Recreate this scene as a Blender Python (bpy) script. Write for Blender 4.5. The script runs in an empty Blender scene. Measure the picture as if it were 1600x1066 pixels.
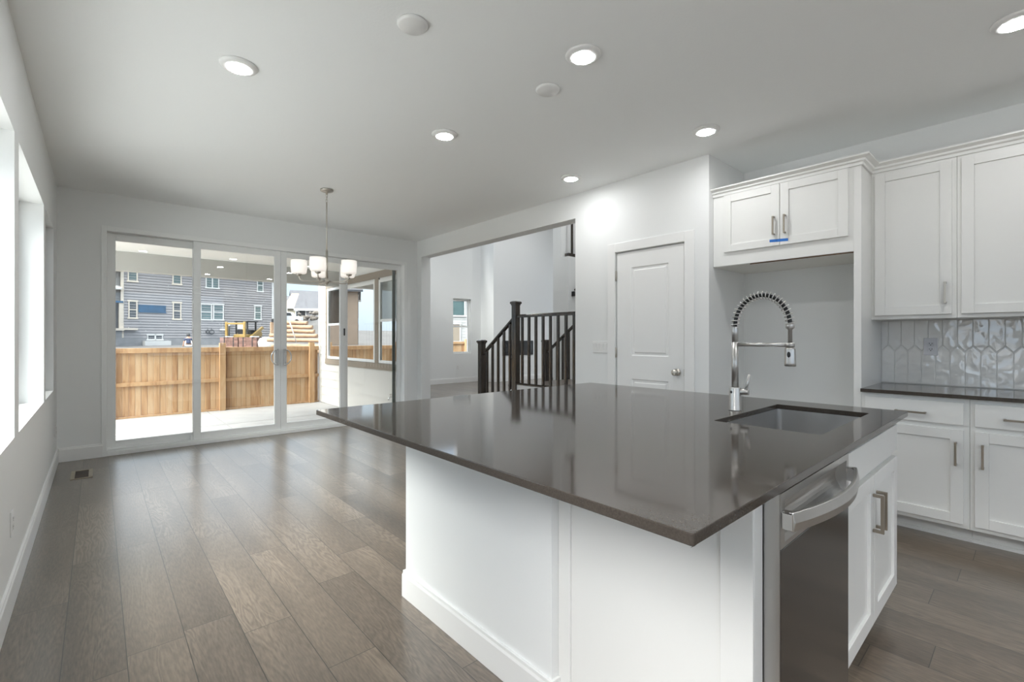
import bpy, bmesh, math, random
from mathutils import Vector, Matrix
random.seed(7)
PI = math.pi
S = bpy.context.scene
COL = S.collection

# ------------------------------------------------------------------ camera, world, sun, exposure
cam_d = bpy.data.cameras.new('camera')
cam = bpy.data.objects.new('camera', cam_d)
COL.objects.link(cam)
cam_d.sensor_width = 36.0
cam_d.lens = 729.0 / 1600.0 * 36.0
cam_d.shift_y = -5.0 / 1600.0
cam_d.clip_start = 0.02
cam_d.clip_end = 600
cam.location = (0, 0, 1.238)
cam.rotation_euler = (PI / 2, 0, -math.atan2(648, 729))
S.camera = cam

SKY = 1.3
LAMP = 76.0
w = bpy.data.worlds.new('world')
S.world = w
w.use_nodes = True
nt = w.node_tree
nt.nodes.clear()
wo = nt.nodes.new('ShaderNodeOutputWorld')
wb = nt.nodes.new('ShaderNodeBackground')
tc = nt.nodes.new('ShaderNodeTexCoord')
sp = nt.nodes.new('ShaderNodeSeparateXYZ')
rp = nt.nodes.new('ShaderNodeValToRGB')
ns = nt.nodes.new('ShaderNodeTexNoise')
ns.inputs['Scale'].default_value = 3.0
ns.inputs['Detail'].default_value = 5
mx = nt.nodes.new('ShaderNodeMix'); mx.data_type = 'RGBA'; mx.blend_type = 'MULTIPLY'
nt.links.new(tc.outputs['Generated'], sp.inputs[0])
nt.links.new(tc.outputs['Generated'], ns.inputs['Vector'])
nt.links.new(sp.outputs['Z'], rp.inputs[0])
rp.color_ramp.elements[0].position = 0.0
rp.color_ramp.elements[0].color = (0.30, 0.36, 0.42, 1)
rp.color_ramp.elements[1].position = 0.55
rp.color_ramp.elements[1].color = (1.15, 1.25, 1.35, 1)
re_ = rp.color_ramp.elements.new(0.16)
re_.color = (0.42, 0.52, 0.62, 1)
nr = nt.nodes.new('ShaderNodeValToRGB')
nr.color_ramp.elements[0].position = 0.42
nr.color_ramp.elements[0].color = (0.92, 0.95, 1.0, 1)
nr.color_ramp.elements[1].position = 0.62
nr.color_ramp.elements[1].color = (1.12, 1.08, 1.04, 1)
nt.links.new(ns.outputs['Fac'], nr.inputs[0])
nt.links.new(nr.outputs[0], mx.inputs['B'])
mx.inputs['Factor'].default_value = 1.0
nt.links.new(rp.outputs[0], mx.inputs['A'])
nt.links.new(mx.outputs['Result'], wb.inputs['Color'])
wb.inputs['Strength'].default_value = SKY
nt.links.new(wb.outputs[0], wo.inputs[0])

sun_d = bpy.data.lights.new('sun', 'SUN')
sun_d.energy = 6.5
sun_d.angle = math.radians(50)
sun_d.color = (1.0, 0.985, 0.96)
sun = bpy.data.objects.new('sun', sun_d)
COL.objects.link(sun)
sun.rotation_euler = Vector((-0.67, -0.14, 0.72)).to_track_quat('Z', 'Y').to_euler()

vs = S.view_settings
vs.view_transform = 'Standard'
vs.look = 'None'
vs.gamma = 1.0
vs.use_curve_mapping = False
vs.exposure = 1.12
S.cycles.max_bounces = 14
S.cycles.diffuse_bounces = 7
S.cycles.glossy_bounces = 5
S.cycles.transparent_max_bounces = 24
S.cycles.use_denoising = True
S.cycles.sample_clamp_indirect = 8.0
S.cycles.caustics_reflective = False
S.cycles.caustics_refractive = False

# ------------------------------------------------------------------ mesh builder
class B:
    def __init__(self):
        self.v = []; self.f = []; self.m = []; self.sm = []; self.cm = 0
    def add(self, vs, fs, smooth=False):
        o = len(self.v)
        self.v += [tuple(p) for p in vs]
        for f in fs:
            self.f.append([o + i for i in f]); self.m.append(self.cm); self.sm.append(smooth)
        return self
    def box(self, x0, x1, y0, y1, z0, z1):
        if x0 > x1: x0, x1 = x1, x0
        if y0 > y1: y0, y1 = y1, y0
        if z0 > z1: z0, z1 = z1, z0
        return self.add([(x0,y0,z0),(x1,y0,z0),(x1,y1,z0),(x0,y1,z0),(x0,y0,z1),(x1,y0,z1),(x1,y1,z1),(x0,y1,z1)],
                        [(0,3,2,1),(4,5,6,7),(0,1,5,4),(1,2,6,5),(2,3,7,6),(3,0,4,7)])
    def hexa(self, p):      # 8 points: bottom 4 ccw, top 4 ccw
        return self.add(p, [(0,3,2,1),(4,5,6,7),(0,1,5,4),(1,2,6,5),(2,3,7,6),(3,0,4,7)])
    def prism(self, poly, a, b, axis='x'):   # extrude 2-D polygon along an axis from a to b
        def P(u, v, t):
            return (t,u,v) if axis == 'x' else ((u,t,v) if axis == 'y' else (u,v,t))
        n = len(poly)
        vs = [P(u, v, a) for u, v in poly] + [P(u, v, b) for u, v in poly]
        fs = [list(range(n))[::-1], list(range(n, 2*n))] + [(i, (i+1) % n, n+(i+1) % n, n+i) for i in range(n)]
        return self.add(vs, fs)
    def cyl(self, p0, p1, r0, r1=None, n=24, cap=True, smooth=True):
        r1 = r0 if r1 is None else r1
        p0 = Vector(p0); p1 = Vector(p1); d = (p1 - p0).normalized()
        a = d.orthogonal().normalized(); b = d.cross(a)
        vs = []
        for p, r in ((p0, r0), (p1, r1)):
            for i in range(n):
                t = 2*PI*i/n
                vs.append(p + a*(r*math.cos(t)) + b*(r*math.sin(t)))
        self.add(vs, [(i, (i+1) % n, n+(i+1) % n, n+i) for i in range(n)], smooth)
        if cap:
            o = len(self.v) - 2*n
            for f in (list(range(n))[::-1], list(range(n, 2*n))):
                self.f.append([o + i for i in f]); self.m.append(self.cm); self.sm.append(False)
        return self
    def lathe(self, prof, c=(0,0,0), n=40, axis='z', smooth=True, close=False):   # prof: (r, h)
        vs = []
        for r, h in prof:
            for i in range(n):
                t = 2*PI*i/n
                u, v = r*math.cos(t), r*math.sin(t)
                q = (u,v,h) if axis == 'z' else ((h,u,v) if axis == 'x' else (v,h,u))
                vs.append((q[0]+c[0], q[1]+c[1], q[2]+c[2]))
        m = len(prof); fs = []
        for k in range(m if close else m-1):
            k2 = (k+1) % m
            for i in range(n):
                j = (i+1) % n
                fs.append((k*n+i, k*n+j, k2*n+j, k2*n+i))
        self.add(vs, fs, smooth)
        if not close:
            o = len(self.v) - m*n
            for k, rev in ((0, True), (m-1, False)):
                if prof[k][0] > 1e-6:
                    f = [o+k*n+i for i in range(n)]
                    self.f.append(f[::-1] if rev else f); self.m.append(self.cm); self.sm.append(False)
        return self
    def tube(self, path, r, n=12, cap=True, closed=False):
        path = [Vector(p) for p in path]
        m = len(path); rs = r if isinstance(r, (list, tuple)) else [r]*m
        T = []
        for i in range(m):
            a = path[i-1] if (i > 0 or closed) else path[i]
            b = path[(i+1) % m] if (i < m-1 or closed) else path[i]
            T.append((b-a).normalized())
        N = T[0].orthogonal().normalized(); vs = []
        for i in range(m):
            N = (N - T[i]*N.dot(T[i])).normalized()
            Bn = T[i].cross(N)
            for k in range(n):
                t = 2*PI*k/n
                vs.append(path[i] + N*(rs[i]*math.cos(t)) + Bn*(rs[i]*math.sin(t)))
        fs = []
        for i in range(m if closed else m-1):
            i2 = (i+1) % m
            for k in range(n):
                k2 = (k+1) % n
                fs.append((i*n+k, i*n+k2, i2*n+k2, i2*n+k))
        self.add(vs, fs, True)
        if cap and not closed:
            o = len(self.v) - m*n
            for f in ([o+k for k in range(n)][::-1], [o+(m-1)*n+k for k in range(n)]):
                self.f.append(f); self.m.append(self.cm); self.sm.append(False)
        return self
    def sphere(self, c, r, sz=1.0, n=20, m=12):
        return self.lathe([(max(1e-5, r*math.sin(PI*k/m)), -r*sz*math.cos(PI*k/m)) for k in range(m+1)], c, n)
    def sweep(self, path, prof, closed=False):   # plan polyline path [(x,y)], profile [(outward right offset, z)]
        m = len(path); n = len(prof); vs = []
        P = [Vector(p) for p in path]
        for i in range(m):
            d0 = (P[i]-P[i-1]).normalized() if i > 0 else None
            d1 = (P[i+1]-P[i]).normalized() if i < m-1 else None
            if d0 is None: d0 = d1
            if d1 is None: d1 = d0
            n0 = Vector((d0.y, -d0.x)); n1 = Vector((d1.y, -d1.x))
            mit = (n0 + n1) / (1 + n0.dot(n1))
            for o, z in prof:
                q = P[i] + mit*o
                vs.append((q.x, q.y, z))
        fs = []
        for i in range(m-1):
            for k in range(n):
                k2 = (k+1) % n
                fs.append((i*n+k, i*n+k2, (i+1)*n+k2, (i+1)*n+k))
        fs.append(list(range(n))[::-1]); fs.append([(m-1)*n+k for k in range(n)])
        return self.add(vs, fs)

def tagp(o, label=None, cat=None, group=None, kind=None):
    if label: o['label'] = label
    if cat: o['category'] = cat
    if group: o['group'] = group
    if kind: o['kind'] = kind
    return o

def obj(name, b, mats, parent=None, world=True, bev=0.0, seg=2, autosmooth=None, loc=None):
    me = bpy.data.meshes.new(name)
    me.from_pydata(b.v, [], b.f)
    if not isinstance(mats, (list, tuple)): mats = [mats]
    for m in mats: me.materials.append(m)
    me.polygons.foreach_set('material_index', b.m)
    me.polygons.foreach_set('use_smooth', b.sm)
    bm = bmesh.new(); bm.from_mesh(me)
    bmesh.ops.recalc_face_normals(bm, faces=bm.faces)
    bm.to_mesh(me); bm.free()
    o = bpy.data.objects.new(name, me)
    COL.objects.link(o)
    if parent is not None:
        o.parent = parent
        if world:
            base = parent
            off = Vector((0,0,0))
            while base is not None:
                off += base.location; base = base.parent
            me.transform(Matrix.Translation(-off))
    elif world:
        xs = [v.co.x for v in me.vertices]; ys = [v.co.y for v in me.vertices]; zs = [v.co.z for v in me.vertices]
        c = Vector(((min(xs)+max(xs))/2, (min(ys)+max(ys))/2, min(zs))) if loc is None else Vector(loc)
        me.transform(Matrix.Translation(-c)); o.location = c
    if bev:
        md = o.modifiers.new('bevel', 'BEVEL'); md.width = bev; md.segments = seg
        md.limit_method = 'ANGLE'; md.angle_limit = math.radians(35); md.harden_normals = False
    return o

def thing(name, label, cat, loc=(0,0,0), rotz=0.0, group=None, kind=None):
    o = bpy.data.objects.new(name, None); COL.objects.link(o)
    o.location = loc; o.rotation_euler = (0, 0, rotz); o.empty_display_size = 0.1
    return tagp(o, label, cat, group, kind)

def struct(name, b, m, label, cat, bev=0.0):
    return tagp(obj(name, b, m, bev=bev), label, cat, None, 'structure')

# ------------------------------------------------------------------ materials
def new_mat(name):
    m = bpy.data.materials.new(name); m.use_nodes = True
    t = m.node_tree
    return m, t, t.nodes['Principled BSDF'], t.nodes['Material Output']

def mat(name, col, rough=0.5, metal=0.0, spec=0.5, bump=None, var=None, coat=0.0, emis=None, stretch=None, rvar=None, island=0.0):
    m, t, p, out = new_mat(name)
    p.inputs['Base Color'].default_value = (*col, 1)
    p.inputs['Roughness'].default_value = rough
    p.inputs['Metallic'].default_value = metal
    p.inputs['Specular IOR Level'].default_value = spec
    p.inputs['Coat Weight'].default_value = coat
    p.inputs['Coat Roughness'].default_value = 0.05
    tcn = t.nodes.new('ShaderNodeTexCoord')
    mp = t.nodes.new('ShaderNodeMapping')
    t.links.new(tcn.outputs['Object'], mp.inputs[0])
    if stretch: mp.inputs['Scale'].default_value = stretch
    last = None
    if var:
        n = t.nodes.new('ShaderNodeTexNoise'); n.inputs['Scale'].default_value = var[0]; n.inputs['Detail'].default_value = 6
        t.links.new(mp.outputs[0], n.inputs['Vector'])
        r = t.nodes.new('ShaderNodeValToRGB')
        a = var[1]
        r.color_ramp.elements[0].position = 0.3; r.color_ramp.elements[1].position = 0.7
        r.color_ramp.elements[0].color = tuple(c*(1-a) for c in col) + (1,)
        r.color_ramp.elements[1].color = tuple(min(1, c*(1+a)) for c in col) + (1,)
        t.links.new(n.outputs['Fac'], r.inputs[0]); last = r.outputs[0]
    if island:
        g = t.nodes.new('ShaderNodeNewGeometry')
        hs = t.nodes.new('ShaderNodeHueSaturation')
        mr = t.nodes.new('ShaderNodeMapRange')
        mr.inputs['To Min'].default_value = 1-island; mr.inputs['To Max'].default_value = 1+island
        t.links.new(g.outputs['Random Per Island'], mr.inputs['Value'])
        t.links.new(mr.outputs[0], hs.inputs['Value'])
        hs.inputs['Color'].default_value = (*col, 1)
        if last is not None: t.links.new(last, hs.inputs['Color'])
        last = hs.outputs[0]
    if last is not None: t.links.new(last, p.inputs['Base Color'])
    if rvar:
        n = t.nodes.new('ShaderNodeTexNoise'); n.inputs['Scale'].default_value = rvar[0]; n.inputs['Detail'].default_value = 4
        t.links.new(mp.outputs[0], n.inputs['Vector'])
        mr = t.nodes.new('ShaderNodeMapRange'); mr.inputs['To Min'].default_value = rough-rvar[1]; mr.inputs['To Max'].default_value = rough+rvar[1]
        t.links.new(n.outputs['Fac'], mr.inputs['Value']); t.links.new(mr.outputs[0], p.inputs['Roughness'])
    if bump:
        n = t.nodes.new('ShaderNodeTexNoise'); n.inputs['Scale'].default_value = bump[0]; n.inputs['Detail'].default_value = 4
        t.links.new(mp.outputs[0], n.inputs['Vector'])
        bp = t.nodes.new('ShaderNodeBump'); bp.inputs['Strength'].default_value = bump[1]; bp.inputs['Distance'].default_value = bump[2] if len(bump) > 2 else 0.002
        t.links.new(n.outputs['Fac'], bp.inputs['Height']); t.links.new(bp.outputs[0], p.inputs['Normal'])
    if emis:
        p.inputs['Emission Color'].default_value = (*emis[0], 1); p.inputs['Emission Strength'].default_value = emis[1]
    return m

def glass_mat(name, tint=(1,1,1), refl=1.0, ior=1.5):
    m, t, p, out = new_mat(name)
    t.nodes.remove(p)
    tr = t.nodes.new('ShaderNodeBsdfTransparent'); tr.inputs[0].default_value = (*tint, 1)
    gl = t.nodes.new('ShaderNodeBsdfGlossy'); gl.inputs['Roughness'].default_value = 0.0
    gl.inputs['Color'].default_value = (refl, refl, refl, 1)
    fr = t.nodes.new('ShaderNodeFresnel'); fr.inputs['IOR'].default_value = ior
    mx = t.nodes.new('ShaderNodeMixShader')
    t.links.new(fr.outputs[0], mx.inputs[0]); t.links.new(tr.outputs[0], mx.inputs[1]); t.links.new(gl.outputs[0], mx.inputs[2])
    t.links.new(mx.outputs[0], out.inputs[0])
    return m

def floor_mat():
    m, t, p, out = new_mat('plank_floor')
    N = t.nodes.new; L = t.links.new
    def math_(op, a, b=None, c=None):
        n = N('ShaderNodeMath'); n.operation = op
        for i, x in enumerate((a, b, c)):
            if x is None: continue
            if isinstance(x, (int, float)): n.inputs[i].default_value = x
            else: L(x, n.inputs[i])
        return n.outputs[0]
    g = N('ShaderNodeNewGeometry'); s = N('ShaderNodeSeparateXYZ'); L(g.outputs['Position'], s.inputs[0])
    X, Y = s.outputs['X'], s.outputs['Y']
    W, LEN = 0.187, 1.22
    px = math_('DIVIDE', math_('SUBTRACT', X, 0.0855), W)
    ix = math_('FLOOR', px); fx = math_('FRACT', px)
    wn = N('ShaderNodeTexWhiteNoise'); wn.noise_dimensions = '1D'; L(ix, wn.inputs['W'])
    py = math_('ADD', math_('DIVIDE', Y, LEN), math_('MULTIPLY', wn.outputs['Value'], 7.0))
    iy = math_('FLOOR', py); fy = math_('FRACT', py)
    cb = N('ShaderNodeCombineXYZ'); L(ix, cb.inputs[0]); L(iy, cb.inputs[1])
    w2 = N('ShaderNodeTexWhiteNoise'); w2.noise_dimensions = '3D'; L(cb.outputs[0], w2.inputs['Vector'])
    ID = w2.outputs['Value']
    ex = math_('MULTIPLY', math_('MINIMUM', fx, math_('SUBTRACT', 1.0, fx)), W)
    ey = math_('MULTIPLY', math_('MINIMUM', fy, math_('SUBTRACT', 1.0, fy)), LEN)
    e = math_('MINIMUM', ex, ey)
    seam = N('ShaderNodeMapRange'); seam.inputs['From Min'].default_value = 0.0006; seam.inputs['From Max'].default_value = 0.0022
    L(e, seam.inputs['Value'])
    # grain coordinates, shifted per board
    gc = N('ShaderNodeCombineXYZ')
    L(math_('ADD', math_('MULTIPLY', X, 1.0), math_('MULTIPLY', ID, 37.0)), gc.inputs[0])
    L(math_('ADD', math_('MULTIPLY', Y, 0.14), math_('MULTIPLY', ID, 91.0)), gc.inputs[1])
    n1 = N('ShaderNodeTexNoise'); n1.inputs['Scale'].default_value = 9.0; n1.inputs['Detail'].default_value = 3; n1.inputs['Distortion'].default_value = 0.6
    L(gc.outputs[0], n1.inputs['Vector'])
    rings = math_('SINE', math_('MULTIPLY', n1.outputs['Fac'], 95.0))
    n2 = N('ShaderNodeTexNoise'); n2.inputs['Scale'].default_value = 140.0; n2.inputs['Detail'].default_value = 4
    L(gc.outputs[0], n2.inputs['Vector'])
    n3 = N('ShaderNodeTexNoise'); n3.inputs['Scale'].default_value = 4.0; n3.inputs['Detail'].default_value = 4
    L(gc.outputs[0], n3.inputs['Vector'])
    mask = N('ShaderNodeMapRange'); mask.inputs['From Min'].default_value = 0.45; mask.inputs['From Max'].default_value = 0.7
    L(n3.outputs['Fac'], mask.inputs['Value'])
    rg = math_('MULTIPLY', math_('MULTIPLY', rings, mask.outputs[0]), 0.20)
    fine = math_('MULTIPLY', math_('SUBTRACT', n2.outputs['Fac'], 0.5), 0.75)
    big = math_('MULTIPLY', math_('SUBTRACT', n3.outputs['Fac'], 0.5), 1.0)
    bid = math_('MULTIPLY', math_('SUBTRACT', ID, 0.5), 0.20)
    tot = math_('ADD', math_('ADD', math_('ADD', rg, fine), math_('ADD', big, bid)), 0.5)
    r = N('ShaderNodeValToRGB'); L(tot, r.inputs[0])
    r.color_ramp.elements[0].position = 0.0; r.color_ramp.elements[0].color = (0.028, 0.020, 0.014, 1)
    r.color_ramp.elements[1].position = 1.0; r.color_ramp.elements[1].color = (0.27, 0.212, 0.160, 1)
    mxn = N('ShaderNodeMix'); mxn.data_type = 'RGBA'
    L(seam.outputs[0], mxn.inputs['Factor']); mxn.inputs['A'].default_value = (0.03, 0.026, 0.022, 1); L(r.outputs[0], mxn.inputs['B'])
    L(mxn.outputs['Result'], p.inputs['Base Color'])
    L(math_('ADD', 0.26, math_('MULTIPLY', n2.outputs['Fac'], 0.12)), p.inputs['Roughness'])
    p.inputs['Specular IOR Level'].default_value = 0.9
    p.inputs['Coat Weight'].default_value = 0.55; p.inputs['Coat Roughness'].default_value = 0.22; p.inputs['Coat IOR'].default_value = 1.6
    bp = N('ShaderNodeBump'); bp.inputs['Strength'].default_value = 0.25; bp.inputs['Distance'].default_value = 0.001
    L(math_('ADD', math_('MULTIPLY', seam.outputs[0], 0.8), math_('MULTIPLY', tot, 0.5)), bp.inputs['Height'])
    L(bp.outputs[0], p.inputs['Normal'])
    return m

def tile_mat():
    m, t, p, out = new_mat('glazed_tile')
    N = t.nodes.new; L = t.links.new
    g = N('ShaderNodeNewGeometry'); tcn = N('ShaderNodeTexCoord')
    add = N('ShaderNodeVectorMath'); add.operation = 'ADD'
    mul = N('ShaderNodeMath'); mul.operation = 'MULTIPLY'; mul.inputs[1].default_value = 53.0
    L(g.outputs['Random Per Island'], mul.inputs[0])
    L(tcn.outputs['Object'], add.inputs[0]); L(mul.outputs[0], add.inputs[1])
    n = N('ShaderNodeTexNoise'); n.inputs['Scale'].default_value = 15.0; n.inputs['Detail'].default_value = 0.5; n.inputs['Distortion'].default_value = 0.7
    L(add.outputs[0], n.inputs['Vector'])
    bp = N('ShaderNodeBump'); bp.inputs['Strength'].default_value = 1.0; bp.inputs['Distance'].default_value = 0.0045
    L(n.outputs['Fac'], bp.inputs['Height']); L(bp.outputs[0], p.inputs['Normal'])
    p.inputs['Base Color'].default_value = (0.82, 0.82, 0.805, 1)
    p.inputs['Roughness'].default_value = 0.04
    p.inputs['Specular IOR Level'].default_value = 1.0
    p.inputs['Coat Weight'].default_value = 1.0; p.inputs['Coat IOR'].default_value = 1.8; p.inputs['Coat Roughness'].default_value = 0.03
    L(bp.outputs[0], p.inputs['Coat Normal'])
    return m

def fence_mat():
    m, t, p, out = new_mat('cedar_boards')
    N = t.nodes.new; L = t.links.new
    g = N('ShaderNodeNewGeometry'); tcn = N('ShaderNodeTexCoord')
    mul = N('ShaderNodeMath'); mul.operation = 'MULTIPLY'; mul.inputs[1].default_value = 31.0
    L(g.outputs['Random Per Island'], mul.inputs[0])
    mp = N('ShaderNodeMapping'); mp.inputs['Scale'].default_value = (9, 9, 1.1)
    L(tcn.outputs['Object'], mp.inputs[0])
    add = N('ShaderNodeVectorMath'); add.operation = 'ADD'
    L(mp.outputs[0], add.inputs[0]); L(mul.outputs[0], add.inputs[1])
    n = N('ShaderNodeTexNoise'); n.inputs['Scale'].default_value = 1.6; n.inputs['Detail'].default_value = 6; n.inputs['Distortion'].default_value = 0.8
    L(add.outputs[0], n.inputs['Vector'])
    a2 = N('ShaderNodeMath'); a2.operation = 'MULTIPLY_ADD'; a2.inputs[1].default_value = 0.42; 
    L(g.outputs['Random Per Island'], a2.inputs[0])
    a3 = N('ShaderNodeMath'); a3.operation = 'SUBTRACT'; a3.inputs[1].default_value = 0.2; L(n.outputs['Fac'], a3.inputs[0])
    L(a3.outputs[0], a2.inputs[2])
    r = N('ShaderNodeValToRGB'); L(a2.outputs[0], r.inputs[0])
    r.color_ramp.elements[0].position = 0.12; r.color_ramp.elements[0].color = (0.30, 0.145, 0.06, 1)
    r.color_ramp.elements[1].position = 0.85; r.color_ramp.elements[1].color = (0.55, 0.39, 0.235, 1)
    e = r.color_ramp.elements.new(0.45); e.color = (0.49, 0.30, 0.15, 1)
    L(r.outputs[0], p.inputs['Base Color'])
    p.inputs['Roughness'].default_value = 0.75
    return m

M = {}
M['wall'] = mat('wall_paint', (0.815, 0.825, 0.82), 0.6, spec=0.3, bump=(110, 0.12, 0.002))
M['ceil'] = mat('ceiling_paint', (0.885, 0.90, 0.90), 0.8, spec=0.2, bump=(70, 0.22, 0.003))
M['trim'] = mat('trim_paint', (0.84, 0.84, 0.83), 0.35, spec=0.4, bump=(60, 0.01))
M['cab'] = mat('cabinet_paint', (0.82, 0.82, 0.80), 0.32, spec=0.45, bump=(80, 0.012))
M['door'] = mat('door_paint', (0.84, 0.84, 0.83), 0.38, spec=0.4, bump=(90, 0.02))
M['outletgrey'] = mat('grey_plastic', (0.70, 0.70, 0.735), 0.3, bump=(80, 0.01))
M['vinyl'] = mat('white_vinyl', (0.86, 0.87, 0.86), 0.35, bump=(60, 0.01))
M['quartz'] = mat('dark_quartz', (0.066, 0.055, 0.046), 0.075, spec=0.38, var=(240, 0.22), rvar=(30, 0.015))
M['steel'] = mat('brushed_steel', (0.55, 0.54, 0.525), 0.34, 1.0, rvar=(4, 0.02))
M['sinksteel'] = mat('sink_steel', (0.58, 0.58, 0.58), 0.34, 1.0, bump=(40, 0.08, 0.003), rvar=(14, 0.12))
M['reflsteel'] = mat('steel_dark_reflection', (0.15, 0.15, 0.155), 0.17, 1.0, rvar=(4, 0.02))  # dark reflection in the dishwasher door put into the steel colour
M['nickel'] = mat('satin_nickel', (0.56, 0.53, 0.48), 0.30, 1.0, rvar=(30, 0.05))
M['bronze'] = mat('handle_nickel', (0.34, 0.30, 0.25), 0.32, 1.0, rvar=(30, 0.05))
M['chrome'] = mat('chrome', (0.75, 0.75, 0.75), 0.10, 1.0, rvar=(20, 0.03))
M['black'] = mat('black_plastic', (0.015, 0.015, 0.016), 0.4, bump=(80, 0.02))
M['plastic'] = mat('white_plastic', (0.80, 0.80, 0.79), 0.3, bump=(80, 0.01))
M['espresso'] = mat('espresso_wood', (0.036, 0.026, 0.018), 0.22, spec=0.6, var=(5, 0.45), stretch=(6, 6, 0.7), bump=(12, 0.05))
M['tape'] = mat('blue_tape', (0.02, 0.16, 0.55), 0.6, var=(60, 0.12))
M['grout'] = mat('grout', (0.68, 0.68, 0.66), 0.8, bump=(150, 0.1))
M['tan'] = mat('tan_metal', (0.34, 0.29, 0.22), 0.5, var=(30, 0.1))
M['floor'] = floor_mat()
M['tile'] = tile_mat()
M['fence'] = fence_mat()
M['glass'] = glass_mat('window_glass', (0.97, 0.985, 0.975))
M['lowe'] = glass_mat('coated_glass', (0.70, 0.72, 0.70), 0.9, 1.9)
M['lens'] = mat('lamp_lens', (0.9, 0.9, 0.88), 0.4, emis=((0.975, 0.985, 0.99), LAMP), var=(20, 0.01))
M['lensfill'] = mat('hall_fill_lens', (0.9, 0.9, 0.88), 0.4, emis=((0.975, 0.985, 0.99), 380.0), var=(20, 0.01))  # lens of the lamps added to brighten the tall room
M['shade'] = mat('lamp_glass', (0.85, 0.84, 0.80), 0.3, emis=((1.0, 0.92, 0.84), 0.25), var=(12, 0.02))
M['concrete'] = mat('patio_concrete', (0.36, 0.354, 0.345), 0.85, var=(3, 0.07), bump=(90, 0.2, 0.003))
M['soffit'] = mat('soffit_paint', (0.84, 0.83, 0.79), 0.7, var=(2, 0.02))
M['beam'] = mat('beam_shade_paint', (0.46, 0.45, 0.42), 0.7, var=(2, 0.02))  # shade on the patio beam put into its base colour
M['siding'] = mat('cream_siding', (0.60, 0.58, 0.54), 0.65, var=(8, 0.02), bump=(40, 0.05))
M['taupe'] = mat('taupe_trim', (0.27, 0.225, 0.175), 0.6, var=(6, 0.04))
M['greysid'] = mat('grey_siding', (0.245, 0.235, 0.24), 0.7, var=(1.5, 0.07))
M['palesid'] = mat('pale_siding', (0.38, 0.38, 0.37), 0.7, var=(1.5, 0.06))
M['creamtrim'] = mat('cream_trim', (0.56, 0.50, 0.42), 0.7, var=(3, 0.05))
M['whitetrim'] = mat('white_trim', (0.52, 0.52, 0.51), 0.6, var=(3, 0.03))
M['teal'] = mat('teal_pane', (0.06, 0.105, 0.105), 0.12, spec=0.8, var=(1.2, 0.3))
M['darkpane'] = mat('dark_pane', (0.03, 0.032, 0.035), 0.08, spec=0.8, var=(1.2, 0.4))
M['bluefilm'] = mat('blue_membrane', (0.006, 0.06, 0.135), 0.5, var=(2, 0.25))
M['roof'] = mat('dark_shingles', (0.085, 0.085, 0.092), 0.85, var=(3, 0.2), bump=(20, 0.3, 0.02))
M['foundation'] = mat('grey_foundation', (0.22, 0.22, 0.225), 0.9, var=(2, 0.15))
M['bouncegravel'] = mat('bounce_gravel', (0.66, 0.65, 0.63), 0.9, var=(30, 0.1), bump=(60, 0.5, 0.02))  # pale ground added to bounce daylight up to the ceiling
M['dirt'] = mat('bare_ground', (0.085, 0.08, 0.075), 0.95, var=(0.35, 0.22), bump=(3, 0.4, 0.05))
M['brown'] = mat('brown_door', (0.17, 0.09, 0.045), 0.5, var=(3, 0.2))
M['yellow'] = mat('machine_yellow', (0.26, 0.17, 0.05), 0.4, var=(3, 0.15))
M['rubber'] = mat('rubber', (0.02, 0.02, 0.02), 0.8, bump=(30, 0.3, 0.01))
M['brick'] = mat('red_brick', (0.16, 0.085, 0.065), 0.85, var=(6, 0.2), island=0.25)
M['pallet'] = mat('pallet_wood', (0.45, 0.33, 0.2), 0.8, var=(6, 0.2))
M['wrap'] = mat('white_wrap', (0.42, 0.41, 0.38), 0.4, var=(3, 0.1), bump=(6, 0.6, 0.05))
M['straw'] = mat('straw_roll', (0.29, 0.19, 0.12), 0.9, var=(5, 0.22), bump=(18, 0.5, 0.02))
M['skin'] = mat('skin', (0.33, 0.18, 0.11), 0.55, var=(8, 0.08))
M['navy'] = mat('navy_cloth', (0.018, 0.028, 0.07), 0.85, var=(10, 0.2))
M['whitecloth'] = mat('white_cloth', (0.75, 0.74, 0.72), 0.85, var=(10, 0.05))
M['hair'] = mat('black_hair', (0.012, 0.01, 0.009), 0.6, bump=(60, 0.4, 0.004))
M['paintwhite'] = mat('car_white', (0.8, 0.8, 0.8), 0.2, coat=0.6, var=(2, 0.01))
M['stonewall'] = mat('rubble_stone', (0.22, 0.19, 0.16), 0.9, var=(3, 0.4), bump=(4, 0.8, 0.1))
M['brownsid'] = mat('brown_siding', (0.30, 0.22, 0.16), 0.8, var=(2, 0.1))
M['yellowwall'] = mat('sheathing', (0.30, 0.27, 0.20), 0.8, var=(2, 0.1))
M['screen'] = glass_mat('insect_screen', (0.45, 0.45, 0.45), 0.3)

# ------------------------------------------------------------------ room shell
XL, XR, XK, YB, YP, YREAR, ZC = -0.30, 3.745, 4.43, 6.45, 1.785, -3.6, 2.743

def wall_with_holes(b, axis, p0, p1, a0, a1, z0, z1, holes):
    """slab p0..p1 thick on the given axis, running a0..a1, with rectangular holes (a, b, z, z)"""
    cuts = sorted(set([a0, a1] + [h[0] for h in holes] + [h[1] for h in holes]))
    for i in range(len(cuts)-1):
        s, e = cuts[i], cuts[i+1]
        mid = (s+e)/2
        hs = sorted([h for h in holes if h[0] < mid < h[1]], key=lambda h: h[2])
        z = z0
        spans = []
        for h in hs:
            if h[2] > z: spans.append((z, h[2]))
            z = h[3]
        if z < z1: spans.append((z, z1))
        for q0, q1 in spans:
            if axis == 'x': b.box(p0, p1, s, e, q0, q1)
            else: b.box(s, e, p0, p1, q0, q1)
    return b

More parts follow.
